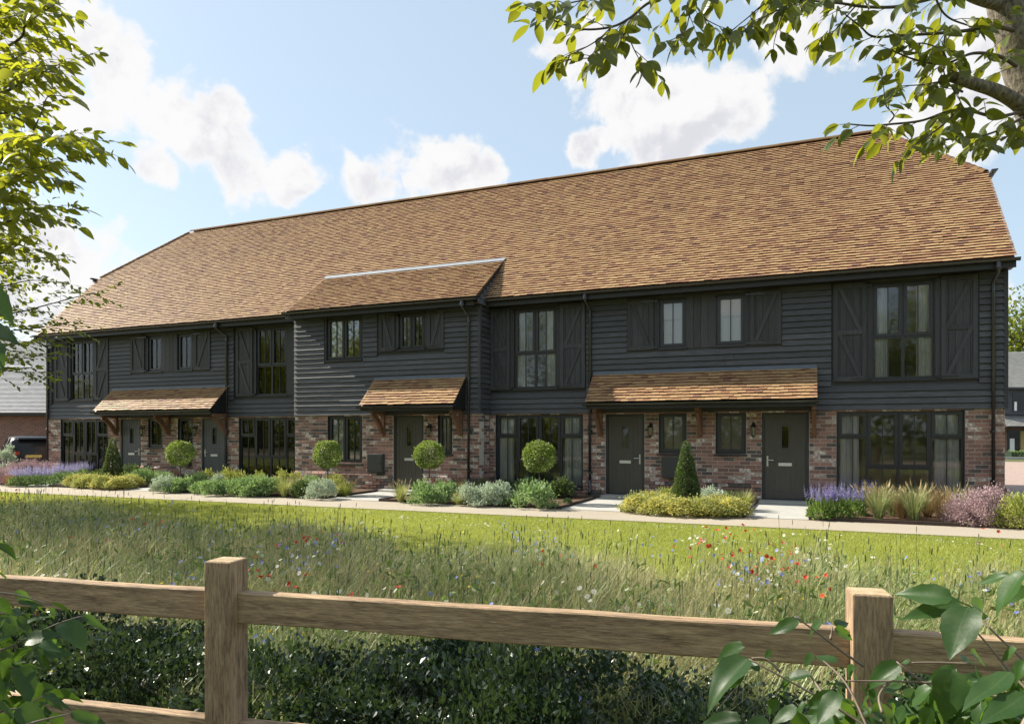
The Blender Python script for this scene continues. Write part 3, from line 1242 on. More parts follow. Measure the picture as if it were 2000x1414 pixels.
for k, dx in enumerate((0, DXL)):
    for j, q in enumerate(U_SMALL):
        zb = q[2] + (q[3] - q[2]) * (.58 if k == 0 else .1)
        o = MB()
        o.box(q[0] + dx + .03, q[1] + dx - .03, .070, .074, zb, q[3] - .02)
        o.tube([(q[0] + dx + .03, .095, q[3] - .03), (q[1] + dx - .03, .095, q[3] - .03)], .018, 8)
        o.box(q[0] + dx + .04, q[1] + dx - .04, .120, .123, q[2] + .02, q[3] - .02)
        tag(o.build('roller_blind', 'blind'), 'pale blind in the %s above the %s porch' % (pn[j], 'right' if k == 0 else 'left'), 'blind', 'blinds of the small upper windows')
    for j, q in enumerate(G_SMALL):
        o = MB()
        o.box(q[0] + dx + .03, q[1] + dx - .03, .100, .104, q[2] + (q[3] - q[2]) * .5, q[3] - .02)
        o.box(q[0] + dx + .04, q[1] + dx - .04, .150, .153, q[2] + .02, q[3] - .02)
        o.tube([(q[0] + dx + .03, .128, q[3] - .03), (q[1] + dx - .03, .128, q[3] - .03)], .02, 8)
        tag(o.build('roller_blind', 'blind_dim'), 'dim blind in the %s under the %s porch' % (pn[j], 'right' if k == 0 else 'left'), 'blind', 'blinds of the small porch windows')
q = B_G[1]
o = MB().box(q[0] + .03, q[1] - .03, BY + .100, BY + .104, q[2] + .5, q[3] - .02)
o.box(q[0] + .04, q[1] - .04, BY + .15, BY + .153, q[2] + .02, q[3] - .02)
tag(o.build('roller_blind', 'blind_dim'), 'dim blind in the narrow window beside the middle door', 'blind')


# ------------------------------------------------------------------ shutters, boards between small windows
def shutter(x0, x1, z0, z1, Y, outer, tall):
    """outer: -1 when the outer edge is on the left"""
    y0 = Y - .036
    n = 5
    sh = MB().box(x0, x1, y0 + .012, Y - .0155, z0, z1).build('shutter', 'shutter_paint', HOUSE)
    w = (x1 - x0) / n
    for i in range(n):
        MB().box(x0 + i * w + .003, x0 + (i + 1) * w - .003, y0 - .002, y0 + .0115, z0 + .004, z1 - .004).build('plank', 'shutter_paint', sh)
    yr0, yr1 = y0 - .026, y0 - .0025
    m = MB()
    m.box(x0, x0 + .085, yr0, yr1, z0, z1)
    m.box(x1 - .085, x1, yr0, yr1, z0, z1)
    m.build('stile', 'shutter_paint', sh)
    zs = [z0, (z0 + z1) / 2, z1] if tall else [z0, z1]
    for i, z in enumerate(zs):
        a, b = (z, z + .10) if i == 0 else ((z - .10, z) if i == len(zs) - 1 else (z - .05, z + .05))
        MB().box(x0 + .0855, x1 - .0855, yr0 + .001, yr1, a, b).build('rail', 'shutter_paint', sh)
    for i in range(len(zs) - 1):
        a = zs[i] + (.10 if i == 0 else .05)
        b = zs[i + 1] - (.10 if i == len(zs) - 2 else .05)
        xo, xi = (x0 + .086, x1 - .086) if outer < 0 else (x1 - .086, x0 + .086)
        sg = 1 if outer < 0 else -1
        m = MB()
        t_ = .085 * sg
        pts = [(xo, b), (xo + t_, b), (xi, a + .0), (xi - t_, a)]
        if sg < 0:
            pts = [pts[1], pts[0], pts[3], pts[2]]
        p4 = [(pts[3][0], pts[3][1]), (pts[2][0], pts[2][1]), (pts[1][0], pts[1][1]), (pts[0][0], pts[0][1])]
        m.hexa([(p4[0][0], yr0 + .003, p4[0][1]), (p4[1][0], yr0 + .003, p4[1][1]), (p4[1][0], yr1, p4[1][1]), (p4[0][0], yr1, p4[0][1]),
                (p4[3][0], yr0 + .003, p4[3][1]), (p4[2][0], yr0 + .003, p4[2][1]), (p4[2][0], yr1, p4[2][1]), (p4[3][0], yr1, p4[3][1])])
        m.build('brace', 'shutter_paint', sh)
    xe = x1 if outer < 0 else x0
    for z in (z0 + .05, z1 - .06):
        m = MB()
        if outer < 0:
            m.box(xe - .30, xe + .075, yr0 - .008, yr0 - .0005, z - .014, z + .014)
            m.box(xe + .062, xe + .085, yr0 - .014, Y - .01, z - .035, z + .03)
        else:
            m.box(xe - .075, xe + .30, yr0 - .008, yr0 - .0005, z - .014, z + .014)
            m.box(xe - .085, xe - .062, yr0 - .014, Y - .01, z - .035, z + .03)
        m.build('hinge', 'gutter_black', sh)


def jamb(x0, x1, z0, z1, Y):
    MB().box(x0, x1, Y - .024, Y - .001, z0, z1).build('trim_board', 'shutter_paint', HOUSE, bevel=.003)


def zone_back(x0, x1, z0, z1, Y, holes):
    m = MB()
    for a, b in minus((x0, x1), [(h[0], h[1]) for h in holes]):
        m.box(a, b, Y - .015, Y - .0005, z0, z1)
    for h in holes:
        if h[2] > z0:
            m.box(h[0], h[1], Y - .0155, Y - .0005, z0, h[2] - .001)
        if h[3] < z1:
            m.box(h[0], h[1], Y - .0155, Y - .0005, h[3] + .001, z1)
    m.build('backing_board', 'shutter_paint', HOUSE)


def upper_group(wx0, wx1, z0, z1, Y, tall, sw, gap=.10, right=True, lw=None, rw=None):
    lw = lw or sw
    rw = rw or sw
    if lw > 0:
        jamb(wx0 - gap, wx0 - .004, z0, z1 + .03, Y)
        shutter(wx0 - gap - lw, wx0 - gap - .003, z0 - .02, z1 + .02, Y, -1, tall)
    if right:
        jamb(wx1 + .004, wx1 + gap, z0, z1 + .03, Y)
        shutter(wx1 + gap + .003, wx1 + gap + rw, z0 - .02, z1 + .02, Y, 1, tall)


for dx in (0, DXL):
    for j, q in enumerate(U_BIG):
        a, b = q[0] + dx, q[1] + dx
        zl, zr_ = a - .76, b + .77
        if dx == 0 and j == 0:
            zl = BR + .045
        if dx and j == 1:
            zr_ = BL - .002
        zone_back(zl, zr_, 2.655, 4.80, 0, [(a, b, q[2], q[3])])
        lw = (a - .10) - zl - .003 if (dx == 0 and j == 0) else .645
        if dx and j == 1:
            upper_group(a, b, 2.69, 4.745, 0, True, .645, right=False)
            jamb(b + .004, zr_ - .003, 2.69, 4.775, 0)
        else:
            upper_group(a, b, 2.69, 4.745, 0, True, .645, lw=min(lw, .645))
        MB().box(a - .02, b + .02, -.042, -.026, 2.652, 2.685).build('sill_board', 'frame_paint', HOUSE)
    a0, a1 = U_SMALL[0][0] + dx, U_SMALL[0][1] + dx
    b0, b1 = U_SMALL[1][0] + dx, U_SMALL[1][1] + dx
    zone_back(a0 - .75, b1 + .77, 3.52, 4.80, 0, [(a0, a1, 3.56, 4.725), (b0, b1, 3.56, 4.725)])
    jamb(a0 - .11, a0 - .004, 3.54, 4.76, 0)
    shutter(a0 - .745, a0 - .113, 3.535, 4.745, 0, -1, False)
    jamb(b1 + .004, b1 + .10, 3.54, 4.76, 0)
    shutter(b1 + .103, b1 + .765, 3.535, 4.745, 0, 1, False)
    n = 4
    w = (b0 - a1) / n
    for i in range(n):
        MB().box(a1 + i * w + .004, a1 + (i + 1) * w - .004, -.030, -.016, 3.54, 4.76).build('vertical_board', 'shutter_paint', HOUSE)
    for q0, q1 in ((a0, a1), (b0, b1)):
        MB().box(q0 - .02, q1 + .02, -.055, -.026, 3.525, 3.557).build('sill_board', 'frame_paint', HOUSE)
q = B_U[1]
zone_back(-10.82, -8.80, 3.715, 4.80, BY, [q])
upper_group(q[0], q[1], 3.765, 4.73, BY, False, .49, gap=.09)
MB().box(q[0] - .02, q[1] + .02, BY - .055, BY - .026, 3.73, 3.762).build('sill_board', 'frame_paint', HOUSE)
q = B_U[0]
zone_back(-12.555, -11.285, 3.53, 4.80, BY, [q])
MB().box(q[0] - .03, q[1] + .03, BY - .06, BY - .026, 3.53, 3.562).build('sill_board', 'frame_paint', HOUSE)


# ------------------------------------------------------------------ doors
def door(x0, x1, Y, hand, mat):
    """hand: +1 handle on the right, -1 on the left"""
    z0, z1 = .0755, 2.04
    F = .065
    m = MB()
    ya, yb = Y + .02, Y + .14
    m.box(x0, x0 + F, ya, yb, z0, z1)
    m.box(x1 - F, x1, ya, yb, z0, z1)
    m.box(x0 + F, x1 - F, ya + .001, yb, z1 - F, z1)
    m.box(x0 + F, x1 - F, ya + .002, yb, z0, z0 + .025)
    fr = m.build('door_frame', 'frame_paint', HOUSE)
    a, b, c, d = x0 + F + .003, x1 - F - .003, z0 + .027, z1 - F - .003
    ys = Y + .055
    W_, H_ = b - a, d - c
    gx0, gx1, gz0, gz1 = a + W_ * .42, a + W_ * .58, c + H_ * .60, c + H_ * .86
    m = MB()
    for p0, p1, p2, p3 in ((a, gx0, c, d), (gx1, b, c, d), (gx0, gx1, c, gz0), (gx0, gx1, gz1, d)):
        m.box(p0, p1, ys, ys + .05, p2, p3)
    dr = m.build('door', mat, HOUSE)
    # raised border and planks
    bw = .105
    m = MB()
    m.box(a, a + bw, ys - .010, ys - .0005, c, d)
    m.box(b - bw, b, ys - .010, ys - .0005, c, d)
    m.box(a + bw, b - bw, ys - .0098, ys - .0005, d - bw, d)
    m.box(a + bw, b - bw, ys - .0098, ys - .0005, c, c + .16)
    m.build('door_border', mat, dr)
    n = 6
    w = (b - a - 2 * bw) / n
    for i in range(n):
        p, q = a + bw + i * w + .004, a + bw + (i + 1) * w - .004
        for e, g in minus((c + .164, d - bw - .004), [(gz0 - .03, gz1 + .03)] if q > gx0 - .025 and p < gx1 + .025 else []):
            MB().box(p, q, ys - .006, ys - .0006, e, g).build('plank', mat, dr)
    MB().box(gx0 + .001, gx1 - .001, ys + .012, ys + .018, gz0 + .001, gz1 - .001).build('pane', 'glass', dr)
    m = MB()
    for p0, p1, p2, p3 in ((gx0 - .022, gx0, gz0 - .022, gz1 + .022), (gx1, gx1 + .022, gz0 - .022, gz1 + .022), (gx0, gx1, gz0 - .022, gz0), (gx0, gx1, gz1, gz1 + .022)):
        m.box(p0, p1, ys - .014, ys - .0004, p2, p3)
    m.build('glazing_bead', mat, dr)
    zx = (a + b) / 2
    m = MB().box(zx - .14, zx + .14, ys - .017, ys - .0105, .83, .90)
    m.box(zx - .125, zx + .125, ys - .021, ys - .0172, .842, .888)
    m.build('letter_plate', 'letter_steel', dr, bevel=.002)
    hx = b - .055 if hand > 0 else a + .055
    m = MB().box(hx - .017, hx + .017, ys - .019, ys - .0102, .82, 1.05)
    m.tube([(hx, ys - .015, .96), (hx, ys - .06, .96), (hx - hand * .02, ys - .068, .96), (hx - hand * .13, ys - .068, .957)], .010, 8)
    m.build('handle', 'steel', dr)


door(*G_DOOR[0][:2], 0, 1, 'door_paint')
door(*G_DOOR[1][:2], 0, -1, 'door_paint')
door(*B_DOOR[0][:2], BY, 1, 'door_paint')
door(G_DOOR[0][0] + DXL, G_DOOR[0][1] + DXL, 0, 1, 'door_paint_cool')
door(G_DOOR[1][0] + DXL, G_DOOR[1][1] + DXL, 0, -1, 'door_paint_cool')

# ------------------------------------------------------------------ roofs
GAUGE, TW = .100, .172
VL, VR = -24.98, 3.615           # verges
EY, EZ, RY, RZ = -.45, 4.97, 4.0, 9.42   # main eave and ridge
HIPZ, RIDGE_L, RIDGE_R = 7.40, -22.45, 1.56
HIPY = EY + (HIPZ - EZ)
S45 = math.sqrt(.5)


def tile_base(w=TW - .003, ln=.135):
    lo, hi, th = .040, .003, .010
    v = [(0, 0, lo), (w / 2, -.001, lo + .0006), (w, 0, lo), (0, 0, lo - th), (w / 2, -.001, lo - th), (w, 0, lo - th),
         (0, ln, hi), (w / 2, ln, hi + .0005), (w, ln, hi), (0, ln, hi - th), (w, ln, hi - th)]
    f = [(0, 1, 7, 6), (1, 2, 8, 7), (3, 4, 1, 0), (4, 5, 2, 1), (9, 3, 0, 6), (5, 10, 8, 2), (9, 10, 5, 4, 3)]
    return v, f


TILE = tile_base()


def tile_rows(origin, slope, xr, nrow, skip=None):
    """origin: (Y, z) of the eave; slope: unit (dy, dz); xr(v) -> (x0, x1). Returns (pos, width scale)"""
    out = []
    for i in range(nrow):
        v = i * GAUGE
        x0, x1 = xr(v)
        off = (i % 2) * TW / 2
        k0 = 0
        xs = [x0]
        x = x0 + (TW - off if off else TW)
        while x < x1 - .03:
            xs.append(x)
            x += TW
        xs.append(x1)
        for a, b in zip(xs[:-1], xs[1:]):
            if skip and skip((a + b) / 2, v):
                continue
            out.append((a, origin[0] + slope[0] * v, origin[1] + slope[1] * v, (b - a) / TW, slope))
    return out


def tile_mats(lst):
    n = len(lst)
    P = np.array([(a, y, z) for a, y, z, w, s in lst])
    sl = np.array([s for *_, s in lst])
    wd = np.array([w for _, _, _, w, _ in lst])
    ex = np.tile([1., 0, 0], (n, 1))
    ev = np.stack([np.zeros(n), sl[:, 0], sl[:, 1]], 1)
    yaw = NR.normal(0, .006, n)[:, None]
    tip = NR.normal(0, .012, n)[:, None]
    en = np.cross(ex, ev)
    ex2 = norm(ex + ev * yaw + en * NR.normal(0, .004, n)[:, None])
    ev2 = norm(ev - ex * yaw + en * tip)
    en2 = np.cross(ex2, ev2)
    sag = .15 * (.010 * np.sin(P[:, 0] * .83 + P[:, 1] * .7) + .007 * np.sin(P[:, 0] * 2.1 + P[:, 1] * 1.9 + 1) + .004 * np.sin(P[:, 0] * 5.3 - P[:, 1] * 3.1))
    P = P + en * (np.abs(NR.normal(0, .0022, n)) + sag)[:, None] + ev * NR.normal(0, .0060, n)[:, None]
    return np.stack([ex2 * wd[:, None], ev2, en2], axis=2), P


def put_tiles(lst, n_single, parent, name_one, name_rest, ok=None):
    M, P = tile_mats(lst)
    idx = []
    for i, (a, y, z, w, s) in enumerate(lst):
        if .9 < w < 1.1:
            u, v = pix((a, y, z))
            if 0 < u < 2000 and (ok is None or ok(u, v)):
                idx.append((depth((a, y, z)), i))
    idx.sort()
    ch = [i for _, i in idx[:n_single]]
    if ch:
        m = MB()
        m.add(*TILE)
        me = m.mesh(name_one, 'roof_tile')
        for i in ch:
            o = link(name_one, me, parent)
            m4 = Matrix.Identity(4)
            for r_ in range(3):
                for c_ in range(3):
                    m4[r_][c_] = M[i][r_][c_]
                m4[r_][3] = P[i][r_]
            o.matrix_local = m4
    keep = np.ones(len(lst), bool)
    keep[ch] = False
    if keep.any():
        b = Batch()
        b.add(TILE, M[keep], P[keep])
        tag(b.build(name_rest, 'roof_tile', parent), kind='stuff')


ROOF = MB()
# decks under the tiles (front, back, half hips)
dk = .02
ROOF.hexa([(VL + .03, EY + .03, EZ - .05), (VR - .03, EY + .03, EZ - .05), (VR - .03, HIPY, HIPZ - .05), (VL + .03, HIPY, HIPZ - .05),
           (VL + .03, EY + .02, EZ - .012), (VR - .03, EY + .02, EZ - .012), (VR - .03, HIPY - .01, HIPZ - .012), (VL + .03, HIPY - .01, HIPZ - .012)])
ROOF.add([(VL + .03, HIPY - .01, HIPZ - .012), (VR - .03, HIPY - .01, HIPZ - .012), (RIDGE_R, RY, RZ - .03), (RIDGE_L, RY, RZ - .03)], [(0, 1, 2, 3)])
BYE = 2 * RY - EY
BYH = 2 * RY - HIPY
ROOF.add([(VL + .03, BYE, EZ), (VR - .03, BYE, EZ), (VR - .03, BYH, HIPZ), (RIDGE_R, RY, RZ - .03), (RIDGE_L, RY, RZ - .03), (VL + .03, BYH, HIPZ)], [(0, 5, 4, 3, 2, 1)])
ROOF.add([(VR - .03, HIPY, HIPZ), (VR - .03, BYH, HIPZ), (RIDGE_R, RY, RZ - .03)], [(0, 1, 2)])
ROOF.add([(VL + .03, HIPY, HIPZ), (VL + .03, BYH, HIPZ), (RIDGE_L, RY, RZ - .03)], [(0, 2, 1)])
roof = ROOF.build('roof', 'roof_tile', HOUSE)
gb = MB()
for x in (XR - .03, XL + .03):
    gb.prism_x([(.002, 4.8), (7.99, 4.8), (8.2, EZ + .2), (BYH, HIPZ - .06), (HIPY, HIPZ - .06), (-.10, EZ + .2)], x - .1, x + .03)
gb.build('gable_wall', 'fascia_black', HOUSE)


def main_range(v):
    z = EZ + v * S45
    if z <= HIPZ:
        return VL, VR
    f = (z - HIPZ) / (RZ - HIPZ)
    return VL + (RIDGE_L - VL) * f, VR + (RIDGE_R - VR) * f


BAY_X0, BAY_X1 = -13.63, -7.70
BAY_E = (BY - .40, 4.93)                   # bay eave
BAY_T = (.80, 6.24)                        # where its roof meets the main one
bl = math.hypot(BAY_T[0] - BAY_E[0], BAY_T[1] - BAY_E[1])
BAY_S = ((BAY_T[0] - BAY_E[0]) / bl, (BAY_T[1] - BAY_E[1]) / bl)
v_top = (BAY_T[1] - EZ) / S45
NROW = int(math.hypot(RY - EY, RZ - EZ) / GAUGE)
main_tiles = tile_rows((EY, EZ), (S45, S45), main_range, NROW, lambda x, v: BAY_X0 + .12 < x < BAY_X1 - .12 and v < v_top - .12)
put_tiles(main_tiles, 300, roof, 'tile', 'tile_courses')
bay_tiles = tile_rows(BAY_E, BAY_S, lambda v: (BAY_X0, BAY_X1), int((bl - .06) / GAUGE))
bayr = MB()
bayr.hexa([(BAY_X0 + .03, BAY_E[0] + .03, BAY_E[1] - .05), (BAY_X1 - .02, BAY_E[0] + .03, BAY_E[1] - .05), (BAY_X1 - .02, BAY_T[0], BAY_T[1] - .05), (BAY_X0 + .03, BAY_T[0], BAY_T[1] - .05),
           (BAY_X0 + .03, BAY_E[0] + .02, BAY_E[1] - .012), (BAY_X1 - .02, BAY_E[0] + .02, BAY_E[1] - .012), (BAY_X1 - .02, BAY_T[0], BAY_T[1] - .012), (BAY_X0 + .03, BAY_T[0], BAY_T[1] - .012)])
bayroof = bayr.build('bay_roof', 'fascia_black', HOUSE)
put_tiles(bay_tiles, 0, bayroof, 'tile', 'tile_courses')
# boarded cheeks under the bay verges
for x, sg in ((BAY_X1 - .055, 1), (BAY_X0 + .055, -1)):
    m = MB()
    m.prism_x([(BAY_E[0] + .09, BAY_E[1] - .06), (.25, 4.80), (BAY_T[0], BAY_T[1] - .06)], x - .03, x + .03)
    m.build('cheek', 'fascia_black', HOUSE)
    for j in range(9):
        z = 4.80 + j * BOARDH
        f = (z + .06 - BAY_E[1] + .06) / (BAY_T[1] - BAY_E[1])
        y0 = max(BAY_E[0] + .10, BAY_E[0] + .10 + f * (BAY_T[0] - BAY_E[0]))
        y1 = EY + (z - EZ) + .35
        if y1 - y0 > .05:
            pp = Panel(x + sg * .03, y0 if sg > 0 else y1, 0, sg, sg, 0, y1 - y0)
            m = MB()
            m.hexa([pp.p(0, .030, z), pp.p(pp.len, .030, z), pp.p(pp.len, .001, z), pp.p(0, .001, z),
                    pp.p(.02, .012, z + .14), pp.p(pp.len, .012, z + .14), pp.p(pp.len, .001, z + .14), pp.p(.02, .001, z + .14)])
            m.build('weatherboard', 'weatherboard_return', HOUSE)
    MB().hexa([(x + sg * .02, BAY_E[0] + .01, BAY_E[1] - .09), (x + sg * .055, BAY_E[0] + .01, BAY_E[1] - .09), (x + sg * .055, BAY_E[0] + .01, BAY_E[1] - .004), (x + sg * .02, BAY_E[0] + .01, BAY_E[1] - .004),
               (x + sg * .02, BAY_T[0], BAY_T[1] - .09), (x + sg * .055, BAY_T[0], BAY_T[1] - .09), (x + sg * .055, BAY_T[0], BAY_T[1] - .004), (x + sg * .02, BAY_T[0], BAY_T[1] - .004)]).build('verge_board', 'fascia_black', HOUSE)
# lead flashing where the bay roof dies into the main roof
nx_, nz_ = -BAY_S[1], BAY_S[0]
m = MB()
f0, f1 = -.10, .06
e0 = (BAY_T[0] + BAY_S[0] * f0 + nx_ * .034, BAY_T[1] + BAY_S[1] * f0 + nz_ * .034)
e1 = (BAY_T[0] + nx_ * .030 - .02, BAY_T[1] + nz_ * .030)
e2 = (BAY_T[0] + S45 * f1 - S45 * .034, BAY_T[1] + S45 * f1 + S45 * .034)
for i in range(4):
    a = BAY_X0 + .02 + i * (BAY_X1 - BAY_X0 - .04) / 4
    b = a + (BAY_X1 - BAY_X0 - .04) / 4 + .03
    lift = .002 * (i % 2)
    m.add([(a, e0[0], e0[1] + lift), (b, e0[0], e0[1] + lift), (b, e1[0], e1[1] + lift), (a, e1[0], e1[1] + lift), (b, e2[0], e2[1] + lift), (a, e2[0], e2[1] + lift),
           (a, e0[0], e0[1] - .02), (b, e0[0], e0[1] - .02)], [(0, 1, 2, 3), (3, 2, 4, 5), (6, 7, 1, 0)])
m.build('flashing', 'lead_pale', HOUSE)


# ridge and hip tiles
def ridge_shape(ln=.452, r=.115):
    m = MB()
    n = 7
    vs = []
    for x in (0, ln):
        for rr_ in (r, r - .008):
            for k in range(n + 1):
                a = math.pi * k / n
                vs.append((x, -math.cos(a) * rr_, math.sin(a) * rr_ * .8 - .03))
    k1 = n + 1
    fs = []
    for k in range(n):
        fs.append((k, k + 1, 2 * k1 + k + 1, 2 * k1 + k))
        fs.append((k, k1 + k, k1 + k + 1, k + 1))
        fs.append((2 * k1 + k, 2 * k1 + k + 1, 3 * k1 + k + 1, 3 * k1 + k))
    m.add(vs, fs)
    return m.mesh('ridge_tile', 'ridge_clay', False)


rm = ridge_shape()
n = int((RIDGE_R - RIDGE_L) / .45)
for i in range(n + 1):
    o = link('ridge_tile', rm, roof)
    o.location = (RIDGE_L + i * (RIDGE_R - RIDGE_L - .2) / n, RY + R.uniform(-.002, .002), RZ + .02 + R.uniform(-.002, .002))
hm = ridge_shape(.22, .10)
for side, (xe, xr_) in ((1, (VR, RIDGE_R)), (-1, (VL, RIDGE_L))):
    A, B = Vector((xe - side * .05, HIPY, HIPZ + .03)), Vector((xr_, RY, RZ + .03))
    d = (B - A)
    ln = d.length
    d.normalize()
    side_v = Vector((0, 0, 1)).cross(d).normalized()
    upv = d.cross(side_v)
    nn = int(ln / .165)
    for i in range(nn):
        o = link('hip_tile', hm, roof)
        p = A + d * (i * .165)
        d2 = (d * .985 - upv * .11).normalized()
        u2 = d2.cross(side_v) * 1
        o.matrix_local = Matrix(((d2.x, side_v.x, upv.x, p.x), (d2.y, side_v.y, upv.y, p.y), (d2.z, side_v.z, upv.z, p.z), (0, 0, 0, 1)))


# ------------------------------------------------------------------ gutters, fascias, downpipes
def gutter(x0, x1, Y, z, r=.062, name='gutter', parent=HOUSE, joint=1.9, start=.4):
    def prof(ro, ri):
        n = 8
        o_ = [(Y - math.cos(math.pi * k / n) * ro, z - math.sin(math.pi * k / n) * ro) for k in range(n + 1)]
        i_ = [(Y - math.cos(math.pi * k / n) * ri, z - math.sin(math.pi * k / n) * ri) for k in range(n, -1, -1)]
        return o_ + i_
    g = MB()
    g.prism_x(prof(r, r - .006), x0, x1)
    for x in (x0, x1 - .012):
        g.prism_x([(Y - math.cos(math.pi * k / 8) * (r + .003), z - math.sin(math.pi * k / 8) * (r + .003)) for k in range(9)], x, x + .012)
    go = g.build(name, 'gutter_black', parent)
    x = x0 + start
    while x < x1 - .1:
        j = MB()
        j.prism_x(prof(r + .007, r - .009), x, x + .035)
        j.build('gutter_joint', 'gutter_black', go if parent is HOUSE else parent)
        x += joint
    return go


gutter(VL - .03, BL - .06, EY - .055, EZ - .030)
gutter(BAY_X1 + .06, VR + .04, EY - .055, EZ - .030)
gutter(BAY_X0 - .02, BAY_X1 + .01, BAY_E[0] - .055, BAY_E[1] - .030)
for x0, x1, y, ze, yw in ((VL, BL - .02, EY, EZ, 0), (BAY_X1 + .05, VR, EY, EZ, 0), (BAY_X0, BAY_X1 - .06, BAY_E[0], BAY_E[1], BY)):
    m = MB()
    m.box(x0 + .01, x1 - .01, y + .012, y + .034, ze - .20, ze - .02)
    m.box(x0 + .01, x1 - .01, y + .0345, yw - .002, ze - .165, ze - .150)
    m.build('fascia', 'fascia_black', HOUSE)
# half-hip gutter ends
for x0, x1 in ((VR - .12, VR + .30), (VL - .30, VL + .12)):
    pass
for xc_, sg in ((VR + .06, 1), (VL - .06, -1)):
    m = MB()
    n = 8
    r = .062
    prof = [(xc_ - math.cos(math.pi * k / n) * r, HIPZ - .02 - math.sin(math.pi * k / n) * r) for k in range(n + 1)]
    prof += [(xc_ - math.cos(math.pi * k / n) * (r - .007), HIPZ - .02 - math.sin(math.pi * k / n) * (r - .007)) for k in range(n, -1, -1)]
    k_ = len(prof)
    y0, y1 = HIPY - .30, BYH + .30
    m.add([(a, y0, b) for a, b in prof] + [(a, y1, b) for a, b in prof],
          [(i, (i + 1) % k_, k_ + (i + 1) % k_, k_ + i) for i in range(k_)])
    m.add([(a, y0 - .004, b) for a, b in prof[:n + 1]], [tuple(range(n + 1))])
    m.box(xc_ - .10 if sg > 0 else xc_ + .02, xc_ - .02 if sg > 0 else xc_ + .10, y0 + .05, y1 - .05, HIPZ - .16, HIPZ - .085)
    m.build('gutter', 'gutter_black', HOUSE)


def downpipe(x, Y, ztop, Yg, zbot=.12, name='downpipe'):
    r = .034
    m = MB()
    yw = Y - .075
    m.tube([(x, Yg, ztop), (x, Yg, ztop - .10), (x, Yg + (.02 if Yg < yw else 0), ztop - .15), (x, yw - .02, ztop - .30), (x, yw, ztop - .36), (x, yw, zbot + .05)], r, 10)
    dp = m.build('downpipe', 'gutter_black', HOUSE, True)
    MB().lathe([(.055, 0), (.06, .03), (.045, .13), (.036, .15)], (x, Yg, ztop - .13), 10).build('hopper', 'gutter_black', dp)
    for z in (ztop - .45, 2.95, 1.6, .60):
        m = MB()
        m.tube([(x, yw, z - .022), (x, yw, z + .022)], r + .007, 10)
        m.box(x - .05, x + .05, yw + .02, Y - .002, z - .018, z + .018)
        m.build('pipe_clip', 'gutter_black', dp)
    m = MB()
    m.tube([(x, yw, zbot + .30), (x, yw, zbot + .12), (x, yw - .02, zbot + .04), (x, yw - .09, zbot - .04)], r + .006, 10)
    m.build('pipe_shoe', 'gutter_black', dp, True)


for x in (3.30, -5.06, XL + .05, -5.06 + DXL + 5.08 + .0):
    downpipe(x, 0, EZ - .09, EY - .055)
downpipe(BR - .27, BY, BAY_E[1] - .09, BAY_E[0] - .055)


# ------------------------------------------------------------------ porch canopies
def canopy(x0, x1, Y, single, brackets):
    yt, zt, ye, ze = Y - .005, 3.02, Y - .735, 2.275
    ln = math.hypot(yt - ye, zt - ze)
    sl = ((yt - ye) / ln, (zt - ze) / ln)
    m = MB()
    m.prism_x([(Y - .045, ze - .07), (ye + .02, ze - .07), (ye + .02, ze - .015), (yt, zt - .015)], x0 + .025, x1 - .025)
    cn = m.build('porch_canopy', 'fascia_black', HOUSE)
    rows = tile_rows((ye, ze), sl, lambda v: (x0, x1), int(ln / GAUGE) + 1)
    rows = [q for q in rows if q[2] < zt - .03]
    put_tiles(rows, single, cn, 'tile', 'tile_courses')
    MB().hexa([(x0 + .01, yt - .085, zt - .055), (x1 - .01, yt - .085, zt - .055), (x1 - .01, yt - .085, zt - .036), (x0 + .01, yt - .085, zt - .036),
               (x0 + .01, Y - .044, zt - .005), (x1 - .01, Y - .044, zt - .005), (x1 - .01, Y - .044, zt + .035), (x0 + .01, Y - .044, zt + .035)]).build('flashing', 'lead', cn)
    gutter(x0 - .05, x1 + .03, ye - .048, ze - .022, .056, parent=cn, joint=1.15, start=.5)
    MB().box(x0 + .02, x1 - .02, ye + .004, ye + .0195, ze - .15, ze - .02).build('fascia', 'fascia_black', cn)
    MB().box(x0 + .03, x1 - .03, ye + .12, Y - .05, ze - .128, ze - .072).build('soffit', 'fascia_black', cn)
    for bx in brackets:
        zb = ze - .130
        w = .045
        m = MB()
        m.box(bx - w, bx + w, Y - .10, Y - .012, zb - .66, zb - .092)
        m.box(bx - w - .001, bx + w + .001, Y - .60, Y - .013, zb - .09, zb)
        n = 6
        vs = []
        for i in range(n + 1):
            f = i / n
            y = Y - .545 + .455 * f
            z = zb - .088 - .50 * f
            bow = .035 * math.sin(math.pi * f)
            y, z = y + bow, z + bow
            dx_, dz_ = .050, .045
            vs += [(bx - w + .006, y - dx_, z - dz_), (bx + w - .006, y - dx_, z - dz_), (bx + w - .006, y + dx_, z + dz_), (bx - w + .006, y + dx_, z + dz_)]
        fs = [(0, 3, 2, 1), (4 * n, 4 * n + 1, 4 * n + 2, 4 * n + 3)]
        for i in range(n):
            for k in range(4):
                fs.append((4 * i + k, 4 * i + (k + 1) % 4, 4 * (i + 1) + (k + 1) % 4, 4 * (i + 1) + k))
        m.add(vs, fs)
        m.build('bracket', 'oak_bracket', cn, bevel=0)
    return cn


canopy(-4.98, .065, 0, 260, (-4.80, -2.42, 0.0))
canopy(-10.90, -8.15, BY, 40, (-10.62, -8.30))
canopy(-4.98 + DXL, .065 + DXL, 0, 0, (-4.80 + DXL, -2.42 + DXL, DXL))


